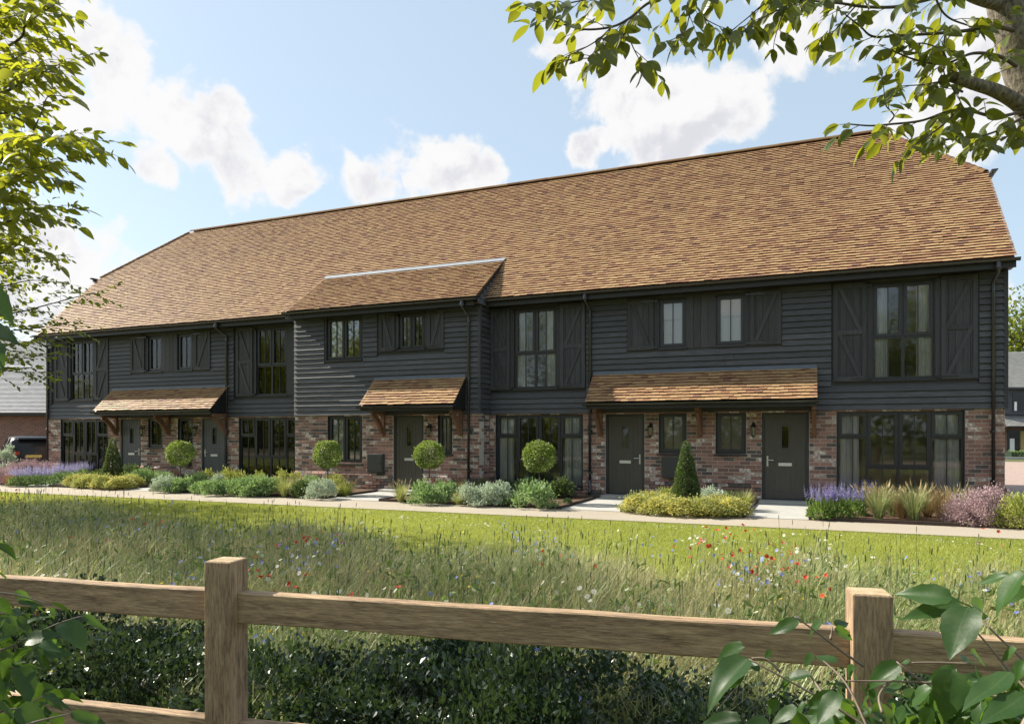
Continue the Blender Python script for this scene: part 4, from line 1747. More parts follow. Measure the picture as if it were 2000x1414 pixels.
# ------------------------------------------------------------------ lanterns, meter boxes
def lantern(x, Y, z, label):
    t_ = thing('wall_lantern', label, 'lantern', (x, Y, z), 0, 'carriage lanterns beside the doors')
    MB().lathe([(.045, 0), (.048, .008), (.03, .016)], (0, 0, 0), 12)
    m = MB()
    m.box(-.035, .035, -.014, -.001, -.02, .10)
    m.build('back_plate', 'lantern_black', t_, bevel=.004)
    m = MB()
    m.tube([(0, -.012, .05), (0, -.06, .085), (0, -.11, .10), (0, -.11, .075)], .009, 8)
    m.build('arm', 'lantern_black', t_, True)
    cy = -.11
    m = MB()
    m.lathe([(.004, .085), (.012, .075), (.02, .055), (.055, .03), (.075, .0), (.072, -.008)], (0, cy, 0), 6)
    m.lathe([(.006, .10), (.013, .11), (.006, .122)], (0, cy, 0), 8)
    m.build('cap', 'lantern_black', t_)
    m = MB()
    m.tube([(0, cy, -.008), (0, cy, -.19)], [.060, .042], 6)
    m.build('lantern_glass', 'lantern_glass', t_)
    m = MB()
    for k in range(6):
        a = 2 * math.pi * k / 6
        m.tube([(math.cos(a) * .064, cy + math.sin(a) * .064, -.006), (math.cos(a) * .045, cy + math.sin(a) * .045, -.192)], .005, 5)
    m.lathe([(.05, -.188), (.05, -.20), (.02, -.225), (.008, -.25), (.003, -.26)], (0, cy, 0), 6)
    m.build('cage', 'lantern_black', t_)


lantern(-3.57, 0, 1.70, 'black carriage lantern right of the fourth door')
lantern(-1.255, 0, 1.70, 'black carriage lantern left of the rightmost door')
lantern(-9.205, BY, 1.70, 'black carriage lantern right of the middle door')
lantern(-3.57 + DXL, 0, 1.70, 'black carriage lantern right of the leftmost door')
lantern(-1.255 + DXL, 0, 1.70, 'black carriage lantern left of the second door')


def meter_box(x0, x1, z0, z1, Y, label):
    t_ = thing('meter_box', label, 'meter box', ((x0 + x1) / 2, Y, z0), 0, 'black meter boxes')
    w, h = (x1 - x0) / 2, z1 - z0
    MB().box(-w, w, -.12, -.001, 0, h).build('casing', 'meter_box', t_, bevel=.008)
    MB().box(-w + .03, w - .03, -.128, -.1202, .03, h - .03).build('lid', 'meter_box', t_, bevel=.003)
    MB().box(w - .075, w - .05, -.134, -.1282, h * .45, h * .55).build('latch', 'gutter_black', t_)


meter_box(-3.30, -2.80, .51, 1.00, 0, 'black meter box under the small window behind the right cone topiary')
meter_box(-11.09, -10.60, .50, 1.00, BY, 'black meter box on the brick bay left of the middle door')
meter_box(-1.95 + DXL, -1.48 + DXL, .51, .95, 0, 'black meter box on brick behind the leftmost ball topiary')


# ------------------------------------------------------------------ timber fence
FA = Vector((-2.051, -15.025, 0))
FB = Vector((.104, -14.696, 0))
fdir = (FB - FA).normalized()
FROT = math.atan2(fdir.y, fdir.x)
FSTEP = (FB - FA).length
fence = thing('timber_fence', 'weathered oak post and rail fence across the foreground', 'fence', FA, FROT)
for k in (-1, 0, 1, 2):
    o = MB().box(0, .108, 0, .108, -.3, 1.10).build('post', 'fence_post', fence, bevel=.004)
    o.location = (k * FSTEP, 0, 0)
    MB().box(.005, .103, .005, .103, 1.0995, 1.1015).build('post_top', 'sunlit_end_grain', o)
    for j, (zt, h) in enumerate(((.985, .113), (.508, .113))):
        if k == 2:
            continue
        ln = FSTEP - .109
        m = MB()
        ns = 8
        ring = []
        for i in range(ns + 1):
            x = ln * i / ns
            w1, w2 = R.uniform(-.0025, .0025), R.uniform(-.0025, .0025)
            e = .004
            y0, y1, z0, z1 = .042 + w1 * .4, .094, zt - h + w2, zt + w1
            ring.append([(x, y0 + e, z0), (x, y0, z0 + e), (x, y0, z1 - e), (x, y0 + e, z1), (x, y1 - e, z1), (x, y1, z1 - e), (x, y1, z0 + e), (x, y1 - e, z0)])
        vs = [q for r_ in ring for q in r_]
        fs = [(i * 8 + q, i * 8 + (q + 1) % 8, (i + 1) * 8 + (q + 1) % 8, (i + 1) * 8 + q) for i in range(ns) for q in range(8)]
        fs += [tuple(range(8)), tuple(ns * 8 + q for q in range(7, -1, -1))]
        m.add(vs, fs)
        o = m.build('rail', 'fence_rail', fence)
        o.location = (k * FSTEP + .1085, 0, 0)


# ------------------------------------------------------------------ foliage builders
def dome_points(n, rx, ry, h, shell=.55, bottom=.0):
    """points through a lumpy dome; denser at its skin"""
    th = NR.rand(n) * 2 * math.pi
    cz = NR.rand(n) * (1 - bottom) + bottom
    r = (shell + (1 - shell) * NR.rand(n) ** .5)
    s = np.sqrt(np.maximum(0, 1 - cz ** 2))
    lump = 1 + .13 * np.sin(th * 3 + cz * 5) + .09 * np.sin(th * 7 + 2 + cz * 9)
    d = np.stack([s * np.cos(th), s * np.sin(th), cz], 1)
    p = d * r[:, None] * lump[:, None]
    return p * np.array([rx, ry, h]), d


def clump_points(n, k, rx, ry, h, cr):
    """leaf positions gathered into k clumps over a dome"""
    c, d = dome_points(k, rx, ry, h, .8, .05)
    i = NR.randint(0, k, n)
    p = c[i] + NR.normal(size=(n, 3)) * cr * np.array([1, 1, .8])
    p[:, 2] = np.abs(p[:, 2])
    return p, norm(d[i] + NR.normal(size=(n, 3)) * .5)


def ball_mesh(name, r, n, leaf, mat):
    d = rand_unit(n)
    rr_ = r * (1 - .16 * NR.rand(n) ** 2 + .05 * NR.rand(n) + .13 * NR.rand(n) ** 9)
    ph = NR.rand(4) * 6
    lump = 1 + .045 * np.sin(d[:, 0] * 6 + ph[0]) * np.sin(d[:, 2] * 5 + ph[1]) + .04 * np.sin(d[:, 1] * 8 + ph[2]) + .04 * np.sin(d[:, 2] * 4 + d[:, 0] * 3 + ph[3])
    P = d * (rr_ * lump)[:, None]
    b = Batch()
    b.add(LEAF_BOX, frames(norm(d + rand_unit(n) * .9), rand_unit(n) + d * .8, leaf * NR.uniform(.7, 1.3, n)), P)
    return b.mesh(name, mat)


def cone_mesh(name, r, h, n, leaf, mat):
    t_ = 1 - np.sqrt(NR.rand(n))
    th = NR.rand(n) * 2 * math.pi
    rad = r * (1 - t_) ** .85 * (1 - .30 * NR.rand(n) ** 2) * (1 + .05 * np.sin(th * 5 + t_ * 20)) * np.minimum(1, .72 + t_ * 4) + .015
    P = np.stack([np.cos(th) * rad, np.sin(th) * rad, t_ * h], 1)
    d = norm(np.stack([np.cos(th), np.sin(th), np.full(n, .35)], 1))
    b = Batch()
    b.add(LEAF_BOX, frames(norm(d + rand_unit(n) * .8), rand_unit(n) + d * .8, leaf * NR.uniform(.7, 1.3, n)), P)
    return b.mesh(name, mat)


def shrub_mesh(name, rx, h, n, leaf, mat, k=26, upright=.4, cr=.09, shape=LEAF_SMALL, extra=None):
    P, d = clump_points(n, k, rx, rx, h, cr)
    b = Batch()
    up = np.array([0, 0, 1.0])
    b.add(shape, frames(norm(d + up * upright + rand_unit(n) * .5), rand_unit(n) + d * .6, leaf * NR.uniform(.6, 1.35, n)), P)
    mats = [mat]
    if extra:     # (material, count, size) of blossoms over the top
        em, en, es = extra
        P, d = dome_points(en, rx * 1.04, rx * 1.04, h * 1.08, .93, .12)
        P = P + NR.normal(size=(en, 3)) * .02
        for q in range(4):
            a = q * math.pi / 2
            dd = np.tile([math.cos(a), math.sin(a), .35], (en, 1))
            b.add(LEAF_BOX, frames(norm(dd + rand_unit(en) * .25), np.tile(up, (en, 1)) + rand_unit(en) * .1, es * NR.uniform(.7, 1.2, en)), P, None, 1)
        mats.append(em)
    return b.mesh(name, mats)


def tuft_mesh(name, n, h, spread, mat, w=.010, heads=0, hmat=None, bend=.45):
    th = NR.rand(n) * 2 * math.pi
    lean = np.abs(NR.normal(0, spread, n))
    d = norm(np.stack([np.cos(th) * lean, np.sin(th) * lean, np.ones(n)], 1))
    P = np.stack([np.cos(th), np.sin(th), np.zeros(n)], 1) * (NR.rand(n) * .07)[:, None]
    L = h * NR.uniform(.55, 1.1, n)
    out = np.stack([-np.cos(th), -np.sin(th), np.zeros(n)], 1)
    b = Batch()
    half = n // 2
    for sl_, bd in ((slice(0, half), bend), (slice(half, n), bend * .4)):
        M = frames(d[sl_], np.cross(d[sl_], out[sl_]) * 1.0 + 1e-3, L[sl_])
        # normal column must point outwards so that the blade bends away
        dd = norm(d[sl_])
        nn = norm(-out[sl_] - dd * np.sum(-out[sl_] * dd, 1, keepdims=True))
        ss = np.cross(nn, dd)
        M = np.stack([dd * L[sl_, None], ss * (w / .02), nn * L[sl_, None]], axis=2)
        b.add(blade_shape(bd, .02), M, P[sl_])
    mats = [mat]
    if heads:
        i = NR.randint(0, n, heads)
        dd = norm(d[i] + out[i] * -.25)
        base = P[i] + d[i] * (L[i] * .86)[:, None] - out[i] * (L[i] * .16)[:, None]
        for q in range(2):
            b.add(([(0, 0, 0), (.35, .10, 0), (1, 0, 0), (.35, -.10, 0)], [(0, 3, 2, 1)]), frames(dd, rand_unit(heads), .13 * NR.uniform(.7, 1.2, heads)), base, None, 1)
        mats.append(hmat)
    return b.mesh(name, mats)


def salvia_mesh(name, n, h, rx, fmat, lmat='leaf_green'):
    b = Batch()
    nl = 700
    P, d = dome_points(nl, rx, rx, h * .5, .3)
    b.add(LEAF_SMALL, frames(norm(d + rand_unit(nl) * .6 + np.array([0, 0, .4])), rand_unit(nl) + d, .055 * NR.uniform(.7, 1.3, nl)), P)
    th = NR.rand(n) * 2 * math.pi
    rad = np.sqrt(NR.rand(n)) * rx * .95
    base = np.stack([np.cos(th) * rad, np.sin(th) * rad, np.full(n, h * .35)], 1)
    dr = norm(np.stack([np.cos(th) * rad * .6, np.sin(th) * rad * .6, np.ones(n)], 1) + NR.normal(size=(n, 3)) * .06)
    hh = h * NR.uniform(.30, .72, n)
    # stem
    b.add(([(0, .012, 0), (0, -.012, 0), (1, 0, 0)], [(0, 1, 2)]), frames(dr, rand_unit(n), hh), base)
    mk = 22
    for q in range(mk):
        f = .38 + .62 * q / mk
        pp = base + dr * (hh * f)[:, None]
        a = NR.rand(n) * 2 * math.pi
        dd = norm(np.stack([np.cos(a), np.sin(a), np.full(n, .5)], 1))
        b.add(LEAF_BOX, frames(dd, rand_unit(n), (.030 * (1.1 - .75 * (q / mk)))), pp, None, 1)
    return b.mesh(name, [lmat, fmat])


MESH = {}
MESH['ball'] = [ball_mesh('crown', .325, 4200, .042, 'leaf_box') for _ in range(4)]
MESH['cone'] = [cone_mesh('crown', .30, 1.32, 9500, .038, 'leaf_cone') for _ in range(2)]
MESH['juniper'] = [shrub_mesh('foliage', .36, .36, 2600, .055, 'leaf_juniper', 34, .5, .065) for _ in range(3)]
MESH['deep'] = [shrub_mesh('foliage', .34, .40, 2400, .055, 'leaf_cone', 30, .4, .07) for _ in range(2)]
MESH['silver'] = [shrub_mesh('foliage', .27, .36, 2000, .048, 'leaf_silver', 30, 1.1, .05) for _ in range(3)]
MESH['lime'] = [shrub_mesh('foliage', .28, .42, 1800, .060, 'leaf_yellowgreen', 26, 1.2, .07) for _ in range(2)]
MESH['yellow'] = [shrub_mesh('foliage', .34, .27, 1700, .045, 'leaf_olive', 30, .4, .06, extra=('flower_yellow', 900, .030)) for _ in range(3)]
MESH['pink'] = [shrub_mesh('foliage', .46, .60, 6500, .036, 'leaf_pink', 70, .7, .075) for _ in range(2)]
MESH['rust'] = [tuft_mesh('foliage', 260, .45, .4, 'leaf_rust', .009) for _ in range(2)]
MESH['box'] = [shrub_mesh('foliage', .33, .50, 3600, .045, 'leaf_yellowgreen', 44, .4, .07)]
MESH['grass'] = [tuft_mesh('blades', 300, .52, .42, 'leaf_olive', .006, 16, 'grass_straw') for _ in range(3)]
MESH['golden'] = [tuft_mesh('blades', 340, .46, .55, 'leaf_yellowgreen', .006, 10, 'grass_straw') for _ in range(2)]
MESH['tall'] = [tuft_mesh('blades', 380, .72, .26, 'grass_tall', .006, 70, 'grass_straw', .35) for _ in range(3)]
MESH['bronze'] = [tuft_mesh('blades', 380, .66, .36, 'grass_bronze', .006, 70, 'grass_bronze', .4) for _ in range(3)]
MESH['salvia'] = [salvia_mesh('flower_spikes', 60, .62, .26, 'flower_violet') for _ in range(2)]
MESH['lilac'] = [salvia_mesh('flower_spikes', 60, .55, .30, 'flower_lilac', 'leaf_juniper') for _ in range(2)]
MESH['spire'] = [shrub_mesh('foliage', .22, 1.0, 1500, .07, 'leaf_silver', 26, 1.2, .06) for _ in range(2)]

PLANT = {  # kind -> (object name, phrase, category)
    'juniper': ('low_shrub', 'low feathery green shrub', 'shrub'), 'deep': ('dark_shrub', 'rounded dark green shrub', 'shrub'),
    'silver': ('silver_shrub', 'small silvery leaved shrub', 'shrub'), 'lime': ('lime_shrub', 'upright lime green plant', 'plant'),
    'yellow': ('yellow_flowers', 'pale yellow flower mound', 'flowers'), 'pink': ('pink_shrub', 'dusky pink leaved shrub', 'shrub'),
    'rust': ('rust_grass', 'rust coloured grassy tuft', 'grass'), 'box': ('clipped_shrub', 'yellow green clipped shrub', 'shrub'),
    'grass': ('grass_tuft', 'arching olive green grass tuft', 'grass'), 'golden': ('golden_grass', 'golden green arching grass tuft', 'grass'),
    'tall': ('tall_grass', 'tall pale green feathery grass', 'grass'), 'bronze': ('bronze_grass', 'bronze feathery grass', 'grass'),
    'salvia': ('salvia', 'violet flower spikes', 'flowers'), 'lilac': ('lavender', 'lilac flower spikes', 'flowers'),
    'spire': ('silver_spire', 'tall silvery spire plant', 'plant')}
BEDNAME = {1: 'far left bed', 2: 'bed between the left doors', 3: 'long bed before the bay', 4: 'bed right of the middle door',
           5: 'bed between the right doors', 6: 'bed at the right end'}
PLANTS = [  # kind, bed, u, v of the foot, size
    ('salvia', 6, 1603, 1012, .98), ('salvia', 6, 1640, 1012, 1.0), ('salvia', 6, 1668, 1006, .95), ('salvia', 6, 1690, 990, 1.0),
    ('bronze', 6, 1708, 1002, .82), ('tall', 6, 1716, 1014, .9), ('tall', 6, 1742, 1008, .72), ('bronze', 6, 1762, 1012, .78), ('tall', 6, 1786, 1017, .92),
    ('bronze', 6, 1812, 1010, .76), ('bronze', 6, 1838, 1014, .78), ('tall', 6, 1850, 1008, .68), ('tall', 6, 1872, 1012, .8),
    ('pink', 6, 1893, 1022, .78), ('pink', 6, 1930, 1022, .88), ('box', 6, 1990, 1028, .98), ('deep', 6, 1968, 1008, .7),
    ('yellow', 5, 1245, 998, .95), ('yellow', 5, 1285, 1002, .95), ('yellow', 5, 1330, 1005, 1.0), ('yellow', 5, 1380, 1006, 1.0), ('yellow', 5, 1428, 1006, .95),
    ('yellow', 5, 1270, 987, .9), ('lime', 5, 1308, 984, .85), ('silver', 5, 1392, 985, 1.15), ('golden', 5, 1452, 994, .9), ('deep', 5, 1420, 985, .8), ('yellow', 5, 1300, 996, .9), ('yellow', 5, 1405, 998, .95),
    ('grass', 4, 783, 979, .85), ('juniper', 4, 836, 982, 1.05), ('juniper', 4, 868, 978, .95), ('golden', 4, 896, 985, .70), ('silver', 4, 922, 985, 1.15),
    ('silver', 4, 948, 986, 1.2), ('silver', 4, 972, 985, 1.1), ('juniper', 4, 992, 984, .95), ('juniper', 4, 1040, 990, 1.15), ('deep', 4, 1064, 972, 1.0),
    ('deep', 4, 1098, 972, 1.0), ('juniper', 4, 1108, 983, .32), ('deep', 4, 945, 966, .9), ('deep', 4, 985, 964, .9), ('juniper', 4, 1030, 966, 1.0),
    ('golden', 4, 885, 970, .75), ('grass', 4, 905, 966, .8),
    ('silver', 3, 322, 960, 1.2), ('juniper', 3, 345, 960, 1.0), ('juniper', 3, 372, 958, 1.05), ('deep', 3, 392, 950, 1.0), ('silver', 3, 428, 958, 1.25),
    ('lime', 3, 452, 952, 1.15), ('juniper', 3, 452, 965, 1.0), ('juniper', 3, 478, 966, 1.0), ('lime', 3, 500, 955, 1.0), ('juniper', 3, 505, 967, 1.05),
    ('juniper', 3, 530, 966, 1.05), ('grass', 3, 556, 969, .95), ('grass', 3, 578, 966, .9), ('lime', 3, 560, 956, 1.0), ('deep', 3, 596, 969, .85),
    ('juniper', 3, 608, 958, 1.0), ('silver', 3, 626, 973, 1.15), ('lime', 3, 650, 962, .95), ('golden', 3, 676, 968, 1.0), ('grass', 3, 660, 968, .8), ('lime', 3, 412, 946, 1.0),
    ('juniper', 3, 418, 966, .95), ('juniper', 3, 395, 962, .9),
    ('yellow', 2, 152, 948, .95), ('yellow', 2, 176, 951, 1.0), ('yellow', 2, 204, 953, 1.0), ('yellow', 2, 232, 954, 1.0), ('yellow', 2, 256, 950, .95),
    ('juniper', 2, 272, 942, 1.0), ('juniper', 2, 292, 946, 1.1), ('juniper', 2, 312, 944, .9), ('deep', 2, 196, 938, .9), ('deep', 2, 258, 936, 1.0), ('yellow', 2, 222, 943, .9),
    ('lilac', 1, 38, 948, 1.05), ('lilac', 1, 62, 948, 1.1), ('lilac', 1, 88, 946, 1.05), ('lilac', 1, 112, 943, 1.1), ('lilac', 1, 134, 938, 1.1), ('lilac', 1, 156, 934, 1.05), ('lilac', 1, 172, 932, .9),
    ('pink', 1, 12, 945, 1.0), ('pink', 1, 45, 936, 1.15), ('pink', 1, 74, 932, 1.1), ('pink', 1, 92, 928, .9), ('rust', 1, 20, 948, 1.0), ('rust', 1, 100, 932, 1.1), ('rust', 1, 88, 938, .9),
    ('spire', 1, 12, 935, 1.1), ('spire', 1, 62, 925, .95), ('spire', 1, 82, 922, .95)]
ORD = ['first', 'second', 'third', 'fourth', 'fifth', 'sixth', 'seventh', 'eighth', 'ninth', 'tenth']
cnt = {}
for k, b, u, v, s in PLANTS:
    cnt.setdefault((k, b), []).append(u)
for i, (k, b, u, v, s) in enumerate(PLANTS):
    nm, phrase, cat = PLANT[k]
    us = sorted(cnt[k, b])
    lab = '%s in the %s' % (phrase, BEDNAME[b])
    if len(us) > 1:
        lab = '%s, %s from left in the %s' % (phrase, ORD[us.index(u)], BEDNAME[b])
    o = link(nm, MESH[k][i % len(MESH[k])])
    o.location = G(u, v, .04)
    if k in ('juniper', 'silver', 'deep', 'lime'):
        s *= R.uniform(.78, .98)
    if k == 'pink' and b == 1:
        s *= .82
    sx = s * R.uniform(.94, 1.06)
    o.scale = (sx, s, s * R.uniform(.93, 1.08))
    o.rotation_euler = (0, 0, R.uniform(0, 6.28))
    tag(o, lab, cat, phrase + ' group')


def ball_tree(u, v, Y, k, label):
    r_ = ray_dir(u, v)
    t_ = (Y + DIST) / r_.y
    p = Vector((0, -DIST, EYE)) + r_ * t_
    root = thing('ball_topiary', label, 'topiary', (p.x, Y, .04), 0, 'ball topiaries on bare stems')
    c = link('crown', MESH['ball'][k % 4], root)
    c.location = (0, 0, p.z - .04)
    c.rotation_euler = (.2, .1, k * 1.3)
    c.scale = ((1.03, .96, 1.0, 1.05)[k], 1, (.96, 1.0, .93, .98)[k])
    m = MB()
    h = p.z - .04
    m.tube([(0, 0, -.05), (.006, 0, h * .4), (-.004, .004, h * .75), (0, 0, h)], [.018, .016, .015, .014], 8)
    for q in range(7):
        a = q * .9
        m.tube([(0, 0, h - .25), (math.cos(a) * .16, math.sin(a) * .16, h - .05 + .05 * (q % 3))], [.008, .003], 5)
    m.build('stem', 'twig', root)


ball_tree(352, 885, -2.6, 0, 'round ball topiary left of the second front door')
ball_tree(640, 887, -2.3, 1, 'round ball topiary before the left window of the bay')
ball_tree(838, 888, -2.3, 2, 'round ball topiary right of the middle front door')
ball_tree(1053, 892, -2.3, 3, 'round ball topiary in front of the curtained window')
for (u, Y, lab, k) in ((220, -2.0, 'dark green cone topiary left of the leftmost door', 0), (1340, -2.3, 'green cone topiary between the two right doors', 1)):
    r_ = ray_dir(u, 900)
    t_ = (Y + DIST) / r_.y
    root = thing('cone_topiary', lab, 'topiary', (r_.x * t_, Y, .04), 0, 'cone topiaries')
    c = link('crown', MESH['cone'][k], root)
    c.location = (0, 0, .07)
    MB().tube([(0, 0, -.05), (0, 0, 1.1)], [.03, .008], 7).build('stem', 'twig', root)


# ------------------------------------------------------------------ dark shrubs behind the fence
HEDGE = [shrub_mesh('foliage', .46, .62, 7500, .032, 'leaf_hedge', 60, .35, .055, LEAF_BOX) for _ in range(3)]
rr = random.Random(9)
n_h = 0
for row, (off, zz) in enumerate(((.50, 1.0), (1.05, .92))):
    for k in range(11):
        x = -2.6 + k * .62 + (row * .3) + rr.uniform(-.08, .08)
        if row == 1 and k in (3, 9):
            continue
        p = FA + fdir * x + Vector((-fdir.y, fdir.x, 0)) * (off + rr.uniform(-.06, .08))
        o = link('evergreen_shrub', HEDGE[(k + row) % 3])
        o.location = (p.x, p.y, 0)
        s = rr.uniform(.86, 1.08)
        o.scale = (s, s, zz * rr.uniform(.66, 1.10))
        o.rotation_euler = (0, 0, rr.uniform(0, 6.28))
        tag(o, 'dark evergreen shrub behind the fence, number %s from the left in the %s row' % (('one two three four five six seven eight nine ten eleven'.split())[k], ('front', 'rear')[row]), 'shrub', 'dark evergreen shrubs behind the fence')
        n_h += 1


# ------------------------------------------------------------------ meadow and lawn
ZB = [(-400, 15.0), (0, 13.8), (250, 12.2), (500, 10.4), (1000, 8.3), (1500, 7.6), (2000, 7.2), (2600, 7.0)]


def zb(u):
    return np.interp(u, [a for a, _ in ZB], [b for _, b in ZB])


def meadow_pts(n, near=3.4, edge=.8, out=0.0):
    got = []
    tot = 0
    while tot < n:
        zc = NR.uniform(near, 17, n * 2)
        xc = NR.uniform(-13, 9, n * 2)
        u = 1000 + 1400 * xc / zc
        lim = zb(u) + out + edge * NR.normal(size=n * 2) * .7 + .6 * np.sin(u * .013) + .35 * np.sin(u * .037)
        ok = (np.abs(xc) < zc * .78 + 1.0) & (zc < lim)
        # nearer grass is denser
        ok &= NR.rand(n * 2) < np.clip(7.5 / zc, .35, 1.0)
        P = np.stack([CT * xc - ST * zc, ST * xc + CT * zc - DIST, np.zeros(n * 2)], 1)[ok]
        fade = np.clip((lim - zc)[ok] / 1.6, .35, 1)
        got.append(np.concatenate([P, fade[:, None]], 1))
        tot += ok.sum()
    q = np.concatenate(got)[:n]
    return q[:, :3], q[:, 3]


def field_noise(P, s, ph):
    return .5 + .25 * (np.sin(P[:, 0] * s + ph) * np.sin(P[:, 1] * s * 1.3 + ph * 2)) + .25 * np.sin(P[:, 0] * s * 2.3 + P[:, 1] * s * 1.7 + ph * 3)


def grass_field(n, h, spread, w, bends, out=0.0, near=3.4):
    b = Batch()
    for bd in bends:
        k = n // len(bends)
        P, fade = meadow_pts(k, near, .8, out)
        th = NR.rand(k) * 2 * math.pi
        lean = np.abs(NR.normal(0, spread, k))
        d = norm(np.stack([np.cos(th) * lean + .10, np.sin(th) * lean, np.ones(k)], 1))
        L = h * NR.uniform(.45, 1.12, k) * fade * (.72 + .5 * field_noise(P, 1.1, 1.0))
        o_ = np.stack([np.cos(th), np.sin(th), np.zeros(k)], 1)
        nn = norm(o_ - d * np.sum(o_ * d, 1, keepdims=True))
        ss = np.cross(nn, d)
        b.add(blade_shape(bd, .02), np.stack([d * L[:, None], ss * (w / .02) * NR.uniform(.7, 1.3, k)[:, None], nn * L[:, None]], axis=2), P)
    return b


tag(grass_field(76000, .49, .36, .0058, (.15, .4, .75), near=2.95).build('meadow_grass', 'grass_meadow'), 'long unmown meadow grass behind the fence', 'grass', kind='stuff')
tag(grass_field(12000, .58, .34, .0038, (.2, .5, .8), 0).build('straw_grass', 'grass_straw'), 'thin pale straw coloured stalks in the meadow', 'grass', kind='stuff')


mat_leaf('grass_arch', (.26, .34, .12), (.42, .45, .20), (.42, .50, .16), .40, .45)
tag(grass_field(6500, .58, .36, .0062, (.55, .9), -.2).build('arching_grass', 'grass_arch'), 'pale arching grass blades over the meadow', 'grass', kind='stuff')


mat_leaf('herb', (.07, .13, .035), (.20, .27, .08), (.24, .34, .07), .35, .5)
nh = 14000
Ph, fd_ = meadow_pts(nh, 3.5, .7, -.1)
kc = NR.randint(0, 500, nh)
Pc, fc = meadow_pts(500, 3.5, .7, -.1)
Ph = Pc[kc] + np.concatenate([NR.normal(0, .10, (nh, 2)), NR.uniform(.05, .42, (nh, 1)) * fc[kc][:, None]], 1)
hb = Batch()
hb.add(LEAF_SMALL, frames(norm(rand_unit(nh) + np.array([0, 0, .5])), rand_unit(nh), .065 * NR.uniform(.6, 1.5, nh), .7), Ph)
tag(hb.build('meadow_herbs', 'herb'), 'broad leaved green herbs growing in the meadow', 'plants', kind='stuff')


def seed_heads(n):
    P, fade = meadow_pts(n, 3.6, .6, .0)
    th = NR.rand(n) * 2 * math.pi
    d = norm(np.stack([np.cos(th) * .10 + .05, np.sin(th) * .10, np.ones(n)], 1))
    L = NR.uniform(.45, .72, n) * np.clip(fade + .25, .5, 1)
    b = Batch()
    b.add(([(0, .0026, 0), (0, -.0026, 0), (1, .0018, 0), (1, -.0018, 0)], [(0, 1, 3, 2)]), np.stack([d * L[:, None], np.cross(d, rand_unit(n)), rand_unit(n)], axis=2), P)
    for q in range(2):
        a = NR.rand(n)[:, None]
        s = norm(np.cross(d, rand_unit(n)))
        b.add(([(0, 0, 0), (.25, .075, 0), (.8, .06, 0), (1, 0, 0), (.8, -.06, 0), (.25, -.075, 0)], [(0, 5, 4, 3, 2, 1)]),
              np.stack([d * .062, s * .062, np.cross(d, s) * .062], axis=2), P + d * L[:, None] * .97)
    return b


tag(seed_heads(1600).build('seed_heads', 'grass_head'), 'dark green seed heads standing above the meadow', 'grass', kind='stuff')


def flower_shape(n, cup, inner=.12, wid=.8):
    v, f = [], []
    for k in range(n):
        a = 2 * math.pi * k / n
        h = math.pi / n * wid
        c, s = math.cos, math.sin
        b = len(v)
        v += [(c(a - h * .4) * inner, s(a - h * .4) * inner, 0), (c(a - h) * .75, s(a - h) * .75, cup * .7), (c(a) * 1.0, s(a) * 1.0, cup), (c(a + h) * .75, s(a + h) * .75, cup * .7), (c(a + h * .4) * inner, s(a + h * .4) * inner, 0)]
        f.append((b, b + 1, b + 2, b + 3, b + 4))
    return v, f


def flowers(name, label, mats, shape, size, nclus, per, hgt, rad, spots, centre=None):
    """spots: extra clumps given by (u, zc)"""
    cen, fade = meadow_pts(nclus, 3.1, .5, -.3)
    cen = list(cen) + [np.array(cam_pt((u - 1000) / 1400 * z, z)) for u, z in spots]
    P = []
    for c in cen:
        k = NR.randint(per[0], per[1] + 1)
        P.append(np.asarray(c) + np.concatenate([NR.normal(0, rad, (k, 2)), np.zeros((k, 1))], 1))
    P = np.concatenate(P)
    n = len(P)
    H = hgt * NR.uniform(.75, 1.2, n)
    lean = NR.normal(0, .06, (n, 2))
    top = P + np.stack([lean[:, 0], lean[:, 1], H], 1)
    b = Batch()
    b.add(([(0, .002, 0), (0, -.002, 0), (1, .0015, 0), (1, -.0015, 0)], [(0, 1, 3, 2)]), np.stack([top - P, norm(np.cross(top - P, rand_unit(n))), rand_unit(n)], axis=2), P, None, 1)
    nz = norm(NR.normal(0, .55, (n, 3)) + np.array([-.15, -.25, 1.0]))
    sd = norm(np.cross(nz, rand_unit(n)))
    S = (size * NR.uniform(.75, 1.2, n))[:, None]
    b.add(shape, np.stack([sd * S, np.cross(nz, sd) * S, nz * S], axis=2), top, None, 0)
    if centre is not None:
        b.add(flower_shape(6, .15, .05, 1.0), np.stack([sd * S * .3, np.cross(nz, sd) * S * .3, nz * S * .3], axis=2), top + nz * S * .08, None, 2)
    o = b.build(name, mats)
    return tag(o, label, 'flowers', kind='stuff')


